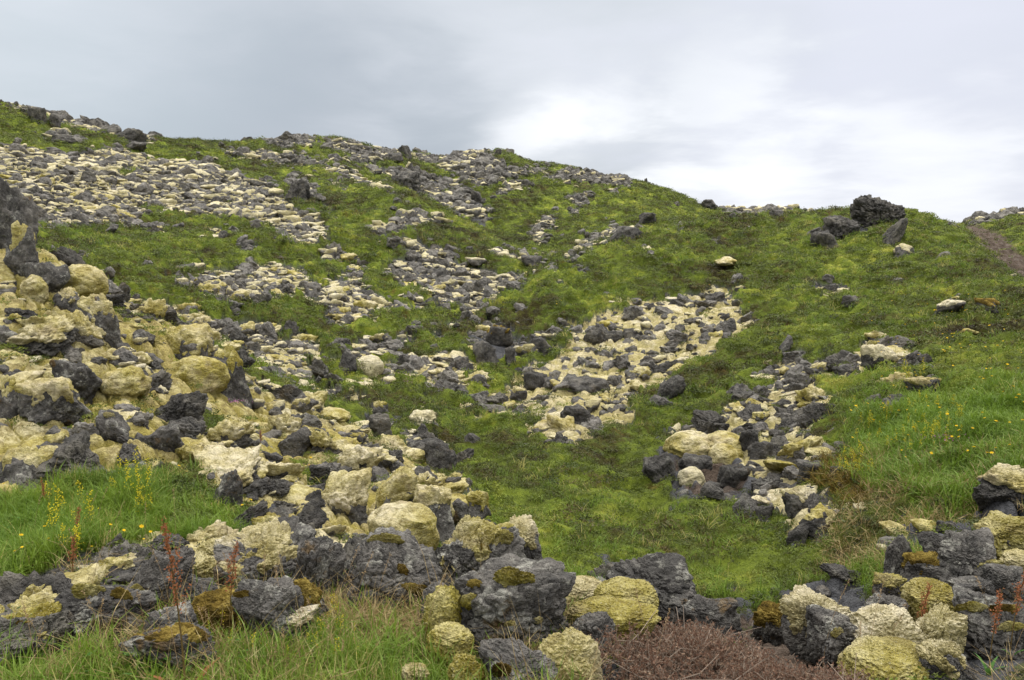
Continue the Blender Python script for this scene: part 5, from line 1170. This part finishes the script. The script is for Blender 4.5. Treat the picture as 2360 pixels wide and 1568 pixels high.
# heather bushes: twigs with scale leaves on a low dome
def heather(px0, px1, Y0, Y1, n_, hh, lab, seed):
    rs = np.random.RandomState(seed); T_ = []; Lq = []
    xm, _, _ = unproj((px0 + px1) / 2, 1480, (Y0 + Y1) / 2); ym = (Y0 + Y1) / 2; zb = gh(xm, ym); org = np.array([xm, ym, zb])
    X0, _, _ = unproj(px0, 1480, ym); X1, _, _ = unproj(px1, 1480, ym); rx = (X1 - X0) / 2; ry = (Y1 - Y0) / 2
    a = rs.uniform(0, 6.283, n_); q = np.sqrt(rs.rand(n_)); bx = np.cos(a) * q * rx; by = np.sin(a) * q * ry
    gz_ = height(bx + xm, by + ym) - zb
    dome = hh * np.sqrt(np.clip(1 - q ** 2, 0, 1)) * (1 + .45 * fbm2(bx + xm, by + ym, 5., 2, 3.))
    for k in range(n_):
        L = rs.uniform(.05, .12); t = rs.uniform(.35, 1.0); p0 = np.array([bx[k], by[k], gz_[k] + dome[k] * t - .02])
        d = np.array([math.cos(a[k]) * q[k] * .8, math.sin(a[k]) * q[k] * .8 - .25, .8]) + rs.normal(size=3) * .45; d /= np.linalg.norm(d); c1 = rs.normal(size=3) * .012
        pts = [p0, p0 + d * L * .5 + c1, p0 + d * L]
        T_.append(tube(pts, .0017, .0008, 3)); m_ = rs.randint(6, 12); tt = rs.uniform(.2, 1.05, m_)[:, None]
        cc = p0 + d * L * tt + c1 * np.sin(tt * 3.14) + rs.normal(size=(m_, 3)) * .0022; nr_ = rs.normal(size=(m_, 3)); nr_ /= np.linalg.norm(nr_, axis=1)[:, None]
        Lq.append(leaf_quads(rs, cc, nr_, .015, .0085))
    for k in range(24):                                 # bare grey woody stems
        p0 = np.array([rs.uniform(-.7, .7) * rx, rs.uniform(-.8, .5) * ry, 0]); p0[2] = float(height(np.array([p0[0] + xm]), np.array([p0[1] + ym]))[0]) - zb + hh * rs.uniform(.3, .9)
        d = np.array([rs.normal(), rs.normal() * .5, rs.uniform(-.1, .35)]); d /= np.linalg.norm(d); L = rs.uniform(.12, .28)
        T_.append(tube([p0, p0 + d * L * .4 + rs.normal(size=3) * .02, p0 + d * L * .75 + rs.normal(size=3) * .02, p0 + d * L], .003, .0012, 4)[0:2]) if False else T_.append(tube([p0, p0 + d * L * .5 + rs.normal(size=3) * .02, p0 + d * L], .0028, .001, 3))
    root = bpy.data.objects.new('heather_shrub', None); COL.objects.link(root); root.location = tuple(org); tag(root, lab, 'shrub')
    tv = merge(T_); mesh_from('twigs', tv[0], tv[1], [MHT], False, parent=root)
    lv2 = Q2(np.concatenate(Lq)); mesh_from('leaves', lv2[0], lv2[1], [MHB], False, parent=root)
heather(1335, 1800, 2.75, 3.6, 1900, .11, 'large brown pink heather shrub in front of the grey slab', 1)
heather(1700, 2080, 2.6, 3.2, 1700, .09, 'lower heather shrub running along the bottom edge', 2)
heather(1500, 1720, 3.3, 3.8, 700, .08, 'small heather tuft below the grey stone tip', 3)
print('plants', time.time() - T0)
